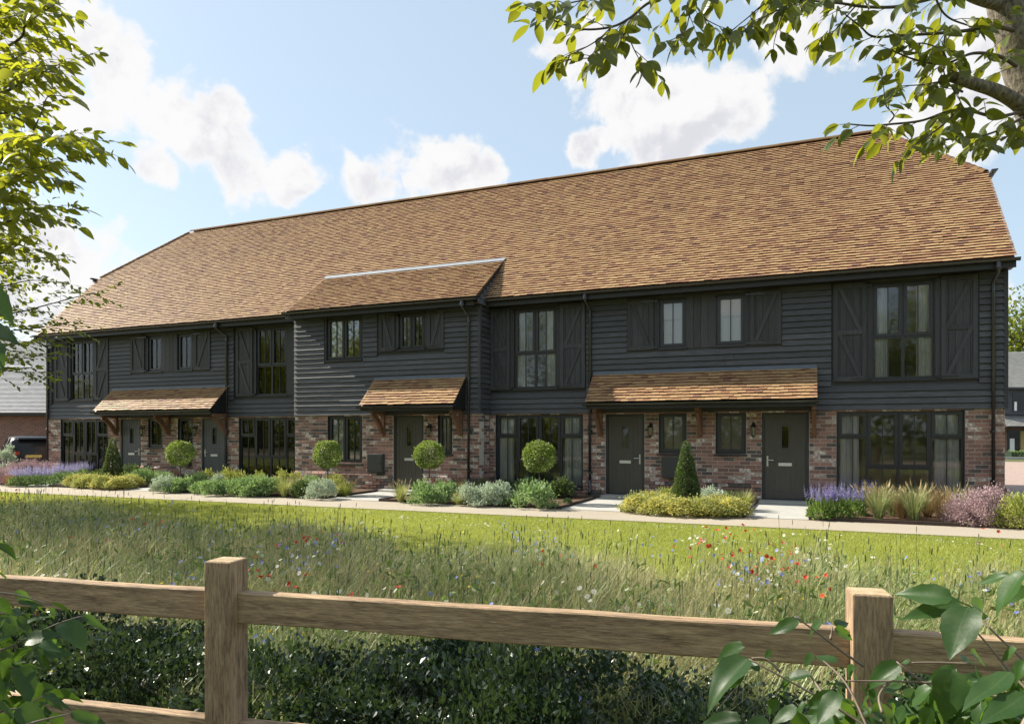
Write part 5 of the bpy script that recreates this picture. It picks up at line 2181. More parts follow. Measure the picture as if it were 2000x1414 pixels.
flowers('poppies', 'red poppies dotted through the meadow', ['petal_red', 'grass_meadow'], flower_shape(5, .45, .02, 1.15), .021, 12, (3, 8), .48, .12,
        [(500, 5.2), (520, 5.0), (545, 5.1), (480, 5.6), (1440, 6.3), (1490, 6.2), (1530, 6.3), (1510, 6.6), (1430, 7.9), (1400, 7.6), (820, 4.6), (700, 4.5), (180, 7.5), (300, 8.5), (1940, 7.4)])
flowers('daisies', 'white daisies dotted through the meadow', ['petal_white', 'grass_meadow', 'petal_yellow'], flower_shape(11, .06, .18, .75), .0175, 46, (4, 11), .48, .16,
        [(1480, 6.0), (1450, 5.6), (1500, 5.3), (1400, 7.8), (1380, 7.3), (1350, 7.5), (1570, 7.0), (640, 4.6), (700, 4.7), (780, 4.5), (1200, 4.6), (1180, 4.5), (1310, 4.6), (1650, 6.2)], True)
flowers('cornflowers', 'blue cornflowers dotted through the meadow', ['petal_blue', 'grass_meadow'], flower_shape(8, .25, .05, .8), .017, 36, (4, 12), .49, .12,
        [(560, 6.0), (590, 5.8), (620, 6.5), (640, 7.0), (480, 6.5), (140, 9), (60, 8.5), (650, 8.5), (1430, 5.8), (1500, 5.4), (1480, 5.6), (990, 8.6), (1010, 8.4)])
flowers('buttercups', 'yellow flowers dotted through the meadow', ['petal_yellow', 'grass_meadow'], flower_shape(6, .3, .03, 1.0), .015, 14, (2, 5), .42, .12,
        [(320, 5.2), (300, 5.4), (560, 4.5), (590, 4.4), (1200, 4.5), (1560, 5.2), (460, 4.9)])


def lawn_blades(n):
    x = NR.uniform(-26, 8, n * 2)
    y = NR.uniform(-12.5, -4.25, n * 2)
    po = PATH_OUT_L[1] + (x - PATH_OUT_L[0]) / (PATH_OUT_R[0] - PATH_OUT_L[0]) * (PATH_OUT_R[1] - PATH_OUT_L[1])
    zc = -ST * x + CT * (y + DIST)
    xc = CT * x + ST * (y + DIST)
    ok = (y < po - .01 + NR.normal(0, .012, n * 2)) & (np.abs(xc) < zc * .76 + .6) & (zc > zb(1000 + 1400 * xc / zc) - 1.6)
    P = np.stack([x, y, np.full(n * 2, -.004)], 1)[ok][:n]
    k = len(P)
    d = norm(np.stack([NR.normal(.1, .45, k), NR.normal(0, .45, k), np.ones(k)], 1))
    b = Batch()
    s = norm(np.cross(d, rand_unit(k)))
    L = NR.uniform(.025, .050, k)[:, None]
    b.add(([(0, .0035, 0), (0, -.0035, 0), (1, 0, 0)], [(0, 1, 2)]), np.stack([d * L, s, np.cross(d, s)], axis=2), P)
    return b


tag(lawn_blades(230000).build('lawn_grass', 'grass_lawn'), 'short mown grass of the lawn', 'grass', kind='stuff')


def clover():
    n = 420
    c = NR.randint(0, 60, n)
    cx_, cy_ = NR.uniform(-16, 5, 60), NR.uniform(-10, -5.2, 60)
    P = np.stack([cx_[c] + NR.normal(0, .25, n), cy_[c] + NR.normal(0, .12, n), np.full(n, .05)], 1)
    b = Batch()
    sd = norm(rand_unit(n) * np.array([1, 1, .2]))
    nz = np.tile([0, 0, 1.0], (n, 1))
    b.add(flower_shape(7, .3, .03, .9), np.stack([sd * .018, np.cross(nz, sd) * .018, nz * .018], axis=2), P)
    return b


tag(clover().build('lawn_daisies', 'petal_white'), 'tiny white flowers scattered on the mown lawn', 'flowers', kind='stuff')


# ------------------------------------------------------------------ trees
def smooth_path(pts, k=4):
    out = []
    P = [pts[0]] + list(pts) + [pts[-1]]
    for i in range(1, len(P) - 2):
        for q in range(k):
            t_ = q / k
            a, b, c, d = P[i - 1], P[i], P[i + 1], P[i + 2]
            out.append(.5 * ((2 * b) + (c - a) * t_ + (2 * a - 5 * b + 4 * c - d) * t_ * t_ + (3 * b - a - 3 * c + d) * t_ ** 3))
    out.append(pts[-1])
    return out


class Tree:
    def __init__(self, name, label, base, group=None, leaf_mat='leaf_tree', seed=1):
        self.root = thing(name, label, 'tree', base, 0, group)
        self.base = Vector(base)
        self.twigs = MB()
        self.leaves = []
        self.mat = leaf_mat
        self.r = random.Random(seed)

    def rv(self, s=1.0):
        return Vector((self.r.gauss(0, s), self.r.gauss(0, s), self.r.gauss(0, s)))

    def part(self, name, pts, r0, r1, mat='bark', n=10):
        pts = smooth_path([Vector(p) - self.base for p in pts])
        rs = [r0 + (r1 - r0) * i / (len(pts) - 1) for i in range(len(pts))]
        return MB().tube(pts, rs, n).build(name, mat, self.root, True)

    def leaf(self, p, d, size, droop):
        d = (d + Vector((0, 0, -droop)) + self.rv(.22)).normalized()
        self.leaves.append((p, d, (Vector((0, 0, 1)) + self.rv(.45)), size * self.r.uniform(.7, 1.2)))

    def spray(self, p, d, ln, size, droop, step, thick=.0022):
        """a leafy twig starting at p"""
        pts = [p]
        d = d.normalized()
        n = max(2, int(ln / step))
        for i in range(n):
            d = (d + Vector((0, 0, -droop * .07)) + self.rv(.07)).normalized()
            p = p + d * step
            pts.append(p)
            s = d.cross(Vector((0, 0, 1)))
            s = s.normalized() if s.length > .01 else Vector((1, 0, 0))
            sg = 1 if i % 2 else -1
            self.leaf(p, d * .55 + s * sg * .85, size * (.75 + .3 * (1 - i / n)), droop)
        self.leaf(p, d, size, droop)
        self.twigs.tube([q - self.base for q in pts], [thick * (1 - .6 * i / len(pts)) for i in range(len(pts))], 4, False)

    def limb(self, pts, r0, r1, size, droop, step=.045, every=.16, ln=(.15, .35), bare=0.0, name='branch'):
        pts = smooth_path([Vector(p) for p in pts], 5)
        self.part(name, pts, r0, r1, 'twig', 6)
        acc, nxt = 0.0, bare
        sg = 1
        for a, b in zip(pts[:-1], pts[1:]):
            seg = (b - a).length
            while acc + seg > nxt:
                f = (nxt - acc) / seg
                p = a.lerp(b, f)
                d = (b - a).normalized()
                s = d.cross(Vector((0, 0, 1)))
                s = s.normalized() if s.length > .01 else Vector((1, 0, 0))
                dd = d * .7 + s * sg * self.r.uniform(.4, 1.0) + Vector((0, 0, self.r.uniform(-.4, .45) - droop * .3))
                self.spray(p, dd, self.r.uniform(*ln), size, droop, step)
                sg = -sg
                nxt += every * self.r.uniform(.7, 1.3)
            acc += seg
        self.spray(pts[-1], pts[-1] - pts[-2], ln[0], size, droop, step)

    def crown(self, centre, rad, clumps, per, size, cr=.35, avoid=None):
        c = rand_unit(clumps) * (NR.rand(clumps)[:, None] ** .45) * np.array(rad) + np.array(centre)
        for q in c:
            if avoid and avoid(Vector(q)):
                continue
            P = q + NR.normal(size=(per, 3)) * cr
            D = norm(rand_unit(per) + np.array([0, 0, -.35]))
            for p, d in zip(P, D):
                self.leaves.append((Vector(p), Vector(d), Vector((0, 0, 1)) + self.rv(.4), size * self.r.uniform(.7, 1.25)))

    def finish(self, n_single, shape=LEAF4, widths=(.46, .54)):
        if self.twigs.v:
            self.twigs.build('twigs', 'twig', self.root)
        L = self.leaves
        idx = []
        if n_single:
            for i, (p, d, u, s) in enumerate(L):
                px, py = pix(p)
                if -10 < px < 2010 and -10 < py < 1424:
                    idx.append((-s / depth(p), i))
            idx.sort()
        ch = set(i for _, i in idx[:n_single])
        if ch:
            me = []
            for k in range(3):
                m = MB()
                m.add(*leaf_shape(widths[0] + (widths[1] - widths[0]) * k / 2, .22 + .08 * k, .10 + .10 * k, 6))
                me.append(m.mesh('leaf', self.mat, True))
        rest = []
        for i, (p, d, u, s) in enumerate(L):
            if i in ch:
                o = link('leaf', me[i % 3], self.root)
                M = frames(np.array([d]), np.array([u]), s)[0]
                q = p - self.base
                o.matrix_local = Matrix([[M[0][0], M[0][1], M[0][2], q.x], [M[1][0], M[1][1], M[1][2], q.y], [M[2][0], M[2][1], M[2][2], q.z], [0, 0, 0, 1]])
            else:
                rest.append((p - self.base, d, u, s))
        if rest:
            b = Batch()
            P = np.array([tuple(q[0]) for q in rest])
            b.add(shape, frames(np.array([tuple(q[1]) for q in rest]), np.array([tuple(q[2]) for q in rest]), np.array([q[3] for q in rest])), P)
            o = b.build('foliage', self.mat, self.root, False)
            tag(o, kind='stuff')


def Wp(lst, z0, z1=None):
    z1 = z0 if z1 is None else z1
    n = len(lst) - 1
    return [W(u, v, z0 + (z1 - z0) * i / n) for i, (u, v) in enumerate(lst)]


# right tree: trunk leaves the picture at the top right corner
bt_ = W(2175, 845, 3.9)
tr = Tree('right_tree', 'overhanging tree with grey trunk at the upper right corner', (bt_.x, bt_.y, 0), seed=3)
tr.part('trunk', [Vector((bt_.x, bt_.y, -.1))] + Wp([(2165, 800), (2120, 500), (2068, 330), (2022, 205), (1988, 100), (1962, 0), (1935, -110), (1905, -260)], 3.9, 3.7), .125, .070, 'bark', 14)
tr.part('cut_branch', Wp([(2035, 250), (1995, 208), (1950, 180), (1905, 165), (1856, 149)], 3.8, 3.5), .042, .026, 'bark', 10)
tr.part('limb', Wp([(1958, 10), (1925, 3), (1890, -10), (1840, -40), (1760, -70)], 3.74, 3.5), .032, .018, 'bark', 8)
K = dict(size=.094, droop=.58, step=.036, every=.095, ln=(.10, .22))
RT = [
    ([(1900, -30), (1850, -12), (1800, 3), (1750, 14), (1690, 14), (1640, 7), (1585, 2), (1530, -5)], 3.55, 3.3, .010, .004),
    ([(1560, -45), (1480, -40), (1400, -30), (1330, -12), (1270, 5), (1230, 36), (1195, 53), (1142, 58), (1095, 46), (1048, 24)], 3.4, 3.15, .009, .003),
    ([(1235, 40), (1222, 64), (1196, 95), (1160, 112), (1118, 116)], 3.2, 3.1, .004, .002),
    ([(1225, 64), (1236, 92), (1246, 112)], 3.2, 3.15, .003, .002),
    ([(1195, 53), (1172, 75), (1146, 92), (1108, 110)], 3.2, 3.1, .004, .002),
    ([(1420, -30), (1370, -8), (1356, 8), (1346, 34), (1338, 60), (1318, 76)], 3.35, 3.2, .005, .002),
    ([(1356, 8), (1374, 34), (1392, 46)], 3.3, 3.25, .003, .002),
    ([(1540, -25), (1490, 10), (1462, 34), (1432, 58)], 3.35, 3.2, .005, .002),
    ([(1600, -25), (1545, 8), (1500, 30), (1466, 52)], 3.4, 3.25, .005, .002),
    ([(1640, -25), (1545, 12), (1525, 40), (1514, 74)], 3.4, 3.3, .005, .002),
    ([(1700, -20), (1660, 25), (1640, 50), (1620, 70)], 3.45, 3.35, .005, .002),
    ([(1300, -30), (1200, -10), (1120, 5), (1085, 15)], 3.3, 3.15, .005, .002),
    ([(1980, 60), (1935, 52), (1890, 60), (1840, 65), (1760, 70), (1706, 72), (1680, 52), (1652, 30)], 3.7, 3.4, .011, .003),
    ([(1820, -25), (1836, 16), (1856, 37), (1890, 50)], 3.5, 3.6, .006, .004),
    ([(1985, 130), (1950, 110), (1900, 105), (1845, 125), (1790, 118), (1735, 96)], 3.7, 3.4, .010, .003),
    ([(1850, 120), (1838, 98), (1800, 85), (1765, 92)], 3.5, 3.4, .005, .002),
    ([(1990, 220), (1942, 228), (1872, 214), (1800, 236), (1740, 243), (1700, 246), (1660, 243)], 3.7, 3.35, .009, .003),
    ([(1736, 240), (1746, 226), (1730, 206), (1727, 184)], 3.4, 3.35, .004, .002),
    ([(1880, 180), (1840, 162), (1805, 166), (1768, 168)], 3.55, 3.4, .006, .002),
    ([(2010, 222), (1965, 248), (1925, 264), (1880, 272), (1832, 272)], 3.75, 3.4, .008, .003),
    ([(1872, 214), (1842, 244), (1816, 264), (1788, 282)], 3.6, 3.4, .006, .002),
    ([(2030, 250), (1995, 262), (1965, 268), (1935, 280)], 3.75, 3.55, .006, .002),
    ([(1846, 65), (1842, 110), (1846, 150), (1870, 185)], 3.55, 3.5, .004, .003),
]
for pts, z0, z1, r0, r1 in RT:
    tr.limb(Wp(pts, z0, z1), r0, r1, **K)
tr.crown(tuple(W(1900, -900, 5.5)), (2.6, 2.4, 1.7), 90, 50, .10, .38)
tr.finish(300)

# left near tree: its trunk stands outside the picture
bl_ = cam_pt(-6.6, 5.6, 0)
tl = Tree('left_tree', 'leafy green tree reaching in from the upper left edge', bl_, None, 'leaf_tree_light', 8)
tl.part('trunk', [bl_ + Vector((0, 0, -.1)), bl_ + Vector((.1, 0, 1.2)), bl_ + Vector((.05, .1, 2.6)), bl_ + Vector((.3, 0, 4.2)), bl_ + Vector((.2, .1, 6.4))], .19, .07, 'bark', 12)
K = dict(size=.100, droop=.22, step=.038, every=.065, ln=(.16, .42))
LT = [
    ([(-520, 400), (-300, 330), (-60, 288), (21, 272), (64, 265), (104, 270), (147, 270)], 5.2, 3.95, .022, .003),
    ([(58, 266), (78, 228), (93, 190), (119, 188)], 4.15, 4.0, .005, .002),
    ([(-420, 470), (-300, 430), (-40, 372), (21, 350), (64, 332), (101, 322)], 5.2, 4.2, .014, .003),
    ([(-420, 220), (-300, 205), (-40, 190), (36, 166), (53, 148), (86, 140), (110, 128)], 5.2, 4.2, .014, .003),
    ([(-420, 120), (-250, 110), (-40, 105), (36, 78), (50, 50), (78, 28), (98, 15)], 5.2, 4.1, .013, .003),
    ([(-420, 560), (-300, 520), (-60, 456), (28, 428), (44, 412), (68, 406)], 5.3, 4.4, .014, .003),
    ([(-300, -20), (-120, 0), (14, -5), (35, -20), (71, -30)], 4.8, 4.1, .010, .003),
    ([(-420, 300), (-250, 260), (-60, 232), (28, 218), (42, 212)], 5.4, 4.5, .012, .003),
    ([(-420, 420), (-250, 340), (-60, 320), (21, 300), (28, 308)], 5.6, 4.7, .012, .003),
    ([(-400, 620), (-250, 560), (-50, 512), (25, 484), (38, 472)], 5.5, 4.7, .012, .003),
    ([(-300, 60), (-120, 50), (-20, 40), (36, 30)], 5.0, 4.4, .010, .003),
    ([(-300, 160), (-120, 140), (-20, 130), (21, 118), (57, 100)], 5.4, 4.6, .010, .003),
    ([(-300, 520), (-120, 450), (-20, 400), (28, 380)], 5.6, 4.8, .010, .003),
]
for pts, z0, z1, r0, r1 in LT:
    tl.limb(Wp(pts, z0, z1), r0, r1, bare=.9, **K)
tl.crown(tuple(cam_pt(-7.4, 8.3, 6.4)), (2.4, 2.2, 1.9), 75, 60, .105, .36, lambda q: pix(q)[0] > -60 and depth(q) > 0)
tl.crown((-8.4, -16.75, 6.3), (2.2, 1.05, 1.8), 85, 60, .105, .33, lambda q: pix(q)[0] > -60 and depth(q) > 0)  # unseen foliage added to cast shade on the lower left shrub
tl.finish(300)


# two more trees outside the left edge; their shade lies on the meadow
def side_tree(xc, zc, h, rad, seed, label, limbs):
    b = cam_pt(xc, zc, 0)
    t_ = Tree('meadow_tree', label, b, 'trees along the left of the meadow', 'leaf_tree_far', seed)
    t_.part('trunk', [b + Vector((0, 0, -.1)), b + Vector((.1, .05, h * .3)), b + Vector((-.05, .1, h * .6)), b + Vector((.1, 0, h * .95))], .20, .05, 'bark', 10)
    for k in range(7):
        a = k * .9 + seed
        e = b + Vector((math.cos(a) * rad * .7, math.sin(a) * rad * .7, h * (.55 + .06 * (k % 4))))
        t_.part('limb', [b + Vector((0, 0, h * (.32 + .05 * k))), b.lerp(e, .5) + Vector((0, 0, h * .30)), e], .06, .015, 'bark', 6)
    for pts, z0, z1 in limbs:
        t_.limb(Wp(pts, z0, z1), .016, .004, .105, .2, .06, .10, (.25, .6), .8)
    t_.crown(tuple(b + Vector((0, 0, h * .68))), (rad, rad, h * .36), 190, 62, .13, .42, lambda q: pix(q)[0] > 30)
    t_.finish(120 if limbs else 0)


side_tree(-10.9, 12.0, 8.2, 2.9, 5, 'green tree at the left edge with low boughs before the slate roof', [
    ([(-250, 640), (-120, 620), (20, 612), (90, 596), (150, 580), (178, 574)], 11.4, 10.6),
    ([(-250, 600), (-120, 580), (0, 560), (60, 548), (110, 552)], 11.4, 10.8),
    ([(-250, 690), (-120, 660), (0, 648), (80, 640), (135, 632)], 11.2, 10.6),
    ([(-250, 700), (-120, 680), (0, 676), (60, 668), (100, 660)], 11.0, 10.4),
    ([(-250, 720), (-120, 700), (-20, 698), (50, 700), (92, 690)], 11.0, 10.2),
    ([(-250, 730), (-120, 715), (-20, 720), (40, 728), (80, 735)], 10.8, 10.0),
    ([(-250, 560), (-100, 530), (0, 515), (60, 508), (100, 500)], 11.6, 11.0),
    ([(-250, 520), (-100, 480), (0, 470), (50, 460)], 11.6, 11.0),
])
side_tree(-14.6, 16.2, 7.6, 2.5, 9, 'tree shading the lawn from beyond the left edge', [])

# trees across the track, seen in the window panes
proto = None
for k, (x, y, s) in enumerate(((15, -36, 1.0), (8, -32, 1.1), (2.0, -34, .95), (-15.5, -35, 1.0), (-24, -33, 1.1), (-36, -36, 1.0), (-50, -38, 1.1))):
    lab = 'broad tree across the track, mirrored in the panes'
    if proto is None:
        T = Tree('roadside_tree', lab, (x, y, 0), 'trees across the track', 'leaf_tree_far', 21)
        T.part('trunk', [Vector((x, y, -.2)), Vector((x + .1, y, 2)), Vector((x - .1, y + .1, 5)), Vector((x, y, 8))], .30, .08, 'bark', 10)
        T.part('limb', [Vector((x, y, 2.0)), Vector((x + 1, y, 3.6)), Vector((x + 1.8, y + .3, 5.6))], .16, .05, 'bark', 8)
        T.part('limb', [Vector((x, y, 2.3)), Vector((x - 1.1, y, 3.8)), Vector((x - 1.7, y - .3, 5.8))], .15, .05, 'bark', 8)
        T.crown((x, y, 6.6), (4.0, 3.4, 3.0), 300, 46, .22, .55)
        T.finish(0)
        proto = T.root
    else:
        c = proto.copy()
        COL.objects.link(c)
        c.location = (x, y, 0)
        c.scale = (s, s, s)
        c.rotation_euler = (0, 0, k * 1.1)
        for ch in list(proto.children):
            d = ch.copy()
            COL.objects.link(d)
            d.parent = c


n = 26000
P = np.stack([NR.uniform(-110, 60, n), NR.uniform(-48, -42, n), 0 * NR.rand(n)], 1)
P[:, 2] = NR.rand(n) * (5.5 + 2.0 * np.sin(P[:, 0] * .35) + 1.2 * np.sin(P[:, 0] * 1.1))
wb = Batch()
wb.add(LEAF_SMALL, frames(rand_unit(n), rand_unit(n), .62), P)
tag(wb.build('wood_belt', 'leaf_tree_far'), 'dense green belt of wood far across the track', 'wood', kind='stuff')


# ------------------------------------------------------------------ near shrubs with large leaves
class NearShrub:
    def __init__(self, label, base, mat):
        self.root = thing('leafy_shrub', label, 'shrub', base, 0, 'leafy shrubs in the near foreground')
        self.base = Vector(base)
        self.me = []
        for k in range(4):
            m = MB()
            m.add(*big_leaf_shape((.56, .66, .48, .60)[k], (.30, .45, .25, .60)[k], (.18, .34, .10, .45)[k], 9, k))
            self.me.append(m.mesh('leaf', mat, True))
        self.k = 0

    def leaf(self, a, b, zc, dz=0.0, roll=0.0, wide=1.0, flat=.55):
        A, B = W(a[0], a[1], zc), W(b[0], b[1], zc + dz)
        d = B - A
        view = (Vector((0, -DIST, EYE)) - A).normalized()
        up = (Vector((0, 0, 1)) * (1 - flat) + view * flat + Vector((R.gauss(0, .2), R.gauss(0, .2), 0)) + fdir * roll).normalized()
        M = frames(np.array([tuple(d)]), np.array([tuple(up)]), d.length, wide)[0]
        o = link('leaf', self.me[self.k % 4], self.root)
        self.k += 1
        q = A - self.base
        o.matrix_local = Matrix([[M[0][0], M[0][1], M[0][2], q.x], [M[1][0], M[1][1], M[1][2], q.y], [M[2][0], M[2][1], M[2][2], q.z], [0, 0, 0, 1]])

    def stem(self, pts, z0, z1, r0=.0032, r1=.0015):
        p = smooth_path([q - self.base for q in Wp(pts, z0, z1)])
        MB().tube(p, [r0 + (r1 - r0) * i / (len(p) - 1) for i in range(len(p))], 7).build('stem', 'shrub_stem', self.root, True)


def z7(x, y):
    return (1300 + x / 2.857, 940 + y / 2.857)


def z5(x, y):
    return (x / 2.857, 940 + y / 2.857)


br_ = cam_pt(1.15, 1.35, 0)
ns = NearShrub('green large leaved shrub in the lower right corner', br_, 'leaf_shrub')
for a, b, zc, dz, w in [
        ((1690, 700), (1570, 965), 1.50, -.05, 1.30), ((1600, 655), (1275, 590), 1.55, .06, .8), ((1645, 672), (1310, 762), 1.58, .02, .8), ((1700, 680), (1860, 735), 1.5, .03, .9),
        ((1915, 522), (1720, 562), 1.45, .05, .7), ((2010, 515), (1780, 705), 1.35, .02, .9), ((2010, 585), (1868, 690), 1.4, .04, 1.0), ((462, 990), (190, 1182), 1.5, -.04, 1.0),
        ((425, 1050), (300, 1192), 1.52, .0, .9), ((445, 925), (230, 982), 1.56, .06, .7), ((745, 770), (565, 852), 1.62, .04, .9), ((875, 788), (760, 858), 1.64, .03, .9),
        ((945, 805), (1030, 776), 1.64, .02, 1.1), ((940, 820), (1072, 882), 1.62, .0, .8), ((590, 940), (545, 1000), 1.6, .02, .9), ((812, 1082), (575, 1105), 1.5, .04, .8),
        ((955, 1010), (830, 958), 1.56, .04, 1.2), ((835, 985), (728, 1008), 1.55, .05, .9), ((1365, 1002), (1308, 1012), 1.5, .02, 1.2), ((1312, 1022), (1088, 1135), 1.5, .02, .9),
        ((1625, 1042), (1448, 1112), 1.5, .03, .9), ((1600, 1050), (1562, 1345), 1.45, -.03, 1.1), ((1925, 1068), (1638, 1255), 1.35, -.03, 1.1), ((2010, 1000), (1938, 1105), 1.3, .0, 1.1),
        ((970, 1180), (828, 1345), 1.4, -.02, 1.1), ((962, 1188), (758, 1262), 1.42, .03, .8), ((732, 1258), (580, 1352), 1.4, .02, 1.1), ((642, 1230), (518, 1302), 1.45, .04, .8),
        ((1482, 1150), (1325, 1252), 1.45, .03, 1.0), ((425, 1335), (128, 1345), 1.35, .05, .7), ((2010, 1190), (1748, 1345), 1.3, -.02, 1.1), ((1182, 1170), (1108, 1262), 1.48, .03, 1.0),
        ((1050, 1100), (1150, 1180), 1.5, .03, 1.1), ((1100, 1250), (1210, 1360), 1.42, .02, 1.0), ((1340, 1260), (1250, 1370), 1.42, .03, 1.1), ((1020, 1160), (880, 1080), 1.52, .05, .9),
        ((1700, 960), (1820, 1020), 1.48, .03, .9), ((1660, 1010), (1740, 960), 1.5, .05, .8), ((1870, 1180), (1960, 1290), 1.35, .02, 1.1), ((700, 1110), (600, 1190), 1.5, .05, .9),
        ((1480, 1260), (1420, 1390), 1.4, .03, 1.0), ((930, 1290), (990, 1400), 1.38, .02, 1.1), ((1230, 1180), (1330, 1110), 1.5, .04, .8), ((1060, 1040), (960, 1120), 1.55, .05, .9),
        ((1960, 930), (1850, 1000), 1.42, .03, .9), ((1720, 720), (1640, 640), 1.56, .04, .7), ((1750, 1180), (1660, 1300), 1.42, .02, .9), ((520, 1060), (420, 960), 1.56, .05, .7)]:
    ns.leaf(z7(*a), z7(*b), zc, dz, R.uniform(-.5, .5), w)
for q in range(80):
    bx, by = R.uniform(560, 2040), R.uniform(1120, 1400)
    if by < 1120 + (1250 - bx) * .25:
        continue
    an = R.uniform(-.6, 2.6)
    ln = R.uniform(130, 270)
    ns.leaf(z7(bx, by), z7(bx + math.cos(an) * ln * R.choice((-1, 1)), by + abs(math.sin(an)) * ln * .8 + 20), R.uniform(1.5, 1.75), R.uniform(-.02, .08), R.uniform(-.6, .6), R.uniform(.75, 1.15), R.uniform(.25, .6))
for q in range(64):
    bx, by = R.uniform(700, 2060), R.uniform(1000, 1330)
    if by < 1060 + (1500 - bx) * .22:
        continue
    an = R.uniform(.1, 2.9)
    ln = R.uniform(100, 210)
    ns.leaf(z7(bx, by), z7(bx + math.cos(an) * ln, by + abs(math.sin(an)) * ln * .8), R.uniform(1.62, 1.85), R.uniform(-.02, .08), R.uniform(-.6, .6), R.uniform(.75, 1.1), R.uniform(.2, .55))
for pts, z0, z1 in [
        ([(1105, 1030), (960, 930), (830, 830), (720, 752)], 1.6, 1.62), ([(1180, 1420), (1080, 1340), (900, 1230), (640, 1085), (465, 990)], 1.4, 1.5),
        ([(1140, 1400), (1010, 1130), (880, 1000)], 1.42, 1.55), ([(1655, 1148), (1400, 1118), (1000, 1112)], 1.48, 1.5), ([(2060, 1200), (1930, 1070), (1790, 900), (1685, 785)], 1.4, 1.5),
        ([(2060, 1060), (1970, 970), (1840, 850), (1715, 715)], 1.4, 1.52), ([(2100, 1190), (1900, 1200), (1700, 1180), (1500, 1150)], 1.38, 1.46),
        ([(910, 1225), (820, 1100), (800, 1060)], 1.45, 1.55), ([(1210, 1290), (1190, 1200), (1230, 1130)], 1.44, 1.5), ([(1700, 1018), (1500, 1010), (1370, 1010)], 1.48, 1.5), ([(920, 880), (930, 810)], 1.62, 1.64),
        ([(1420, 1110), (1320, 1030), (1290, 1005)], 1.48, 1.5), ([(640, 1060), (560, 990), (480, 985)], 1.5, 1.52)]:
    ns.stem([z7(*q) for q in pts], z0, z1)
ns.stem([(1640, 1700), (1660, 1560), (1690, 1420)], 1.35, 1.4, .009, .006)
ns.stem([(1900, 1700), (1960, 1500), (2025, 1370)], 1.35, 1.4, .009, .006)
p0 = W(1640, 1700, 1.35)
p1 = W(1900, 1700, 1.35)
for p in (p0, p1):
    MB().tube([p - br_, (p - br_) * .5 + Vector((0, 0, -.05)), Vector((0, 0, -.05))], [.009, .012, .016], 7).build('stem', 'shrub_stem', ns.root, True)

bl2 = cam_pt(-1.75, 1.7, 0)
nl = NearShrub('dark large leaved shrub in the lower left corner', bl2, 'leaf_shrub')
for a, b, zc, dz, w in [
        ((75, 618), (235, 705), 1.95, .03, .8), ((85, 640), (300, 700), 1.98, .05, .6), ((100, 672), (262, 690), 1.9, .03, .7), ((285, 680), (445, 722), 1.9, .04, .7), ((455, 752), (612, 825), 1.85, .02, .7),
        ((345, 792), (492, 902), 1.8, -.03, 1.2), ((285, 700), (305, 772), 1.85, .0, 1.1), ((-10, 655), (62, 745), 1.8, .0, 1.1), ((20, 722), (185, 752), 1.82, .03, .8), ((98, 1040), (200, 1205), 1.7, -.03, 1.2),
        ((180, 890), (345, 975), 1.75, .03, .8), ((40, 1030), (205, 1115), 1.75, .04, .7), ((230, 1190), (425, 1258), 1.7, .03, .7), ((98, 1262), (275, 1360), 1.6, .0, 1.1), ((395, 1290), (612, 1360), 1.6, .03, .8),
        ((-20, 355), (132, 420), 1.7, .04, .7), ((-20, 505), (52, 535), 1.75, .04, .9), ((-10, 905), (105, 872), 1.75, .05, .7), ((-15, 1075), (25, 1205), 1.7, -.02, 1.2), ((128, 822), (205, 875), 1.8, .02, 1.1),
        ((-10, 800), (110, 850), 1.8, .02, 1.2), ((150, 740), (90, 830), 1.85, .02, 1.0), ((220, 800), (310, 870), 1.85, .02, 1.0), ((-10, 960), (120, 1010), 1.75, .02, 1.0), ((300, 860), (240, 950), 1.82, .03, 1.0),
        ((60, 1150), (170, 1190), 1.7, .03, .9), ((0, 1230), (90, 1330), 1.62, .0, 1.1), ((280, 1300), (380, 1400), 1.6, .02, 1.0), ((160, 930), (60, 1000), 1.8, .02, 1.1), ((210, 980), (300, 1040), 1.8, .03, .9),
        ((40, 760), (-40, 850), 1.78, .02, 1.1), ((120, 880), (200, 940), 1.85, .03, 1.1), ((20, 860), (60, 960), 1.8, .0, 1.1), ((30, 1290), (-50, 1400), 1.55, .0, 1.1)]:
    nl.leaf(z5(*a), z5(*b), zc, dz, R.uniform(-.5, .5), w, .4)
for q in range(60):
    bx, by = R.uniform(-120, 330), R.uniform(640, 1380)
    if by < 700 + bx * .5:
        continue
    an = R.uniform(-.5, 1.3)
    ln = R.uniform(110, 200)
    nl.leaf(z5(bx, by), z5(bx + math.cos(an) * ln, by + math.sin(an) * ln), R.uniform(1.65, 2.0), R.uniform(-.02, .08), R.uniform(-.6, .6), R.uniform(.75, 1.15), R.uniform(.25, .6))
for a, b, zc in [((-60, 545), (32, 602), 1.15), ((-40, 628), (38, 668), 1.2), ((-50, 650), (30, 690), 1.25)]:
    nl.leaf(a, b, zc, -.02, .1, .9, .3)
for pts, z0, z1 in [
        ([(-60, 960), (60, 920), (200, 850), (330, 790), (460, 750)], 1.78, 1.85), ([(-60, 740), (80, 735), (200, 745)], 1.85, 1.9), ([(-60, 620), (80, 630), (290, 690)], 1.9, 1.92),
        ([(-80, 1330), (20, 1275), (110, 1262), (240, 1195)], 1.6, 1.68), ([(-60, 1060), (30, 1040), (110, 1045)], 1.72, 1.72), ([(-60, 1420), (200, 1340), (400, 1292)], 1.55, 1.6)]:
    nl.stem([z5(*q) for q in pts], z0, z1)
nl.stem([(-40, 1320), (-25, 1200), (-15, 1000), (-40, 700), (-50, 560)], 1.65, 1.15, .007, .003)
p0 = W(-40, 1320, 1.65)
MB().tube([p0 - bl2, (p0 - bl2) * .5, Vector((0, 0, -.05))], [.008, .012, .016], 7).build('stem', 'shrub_stem', nl.root, True)


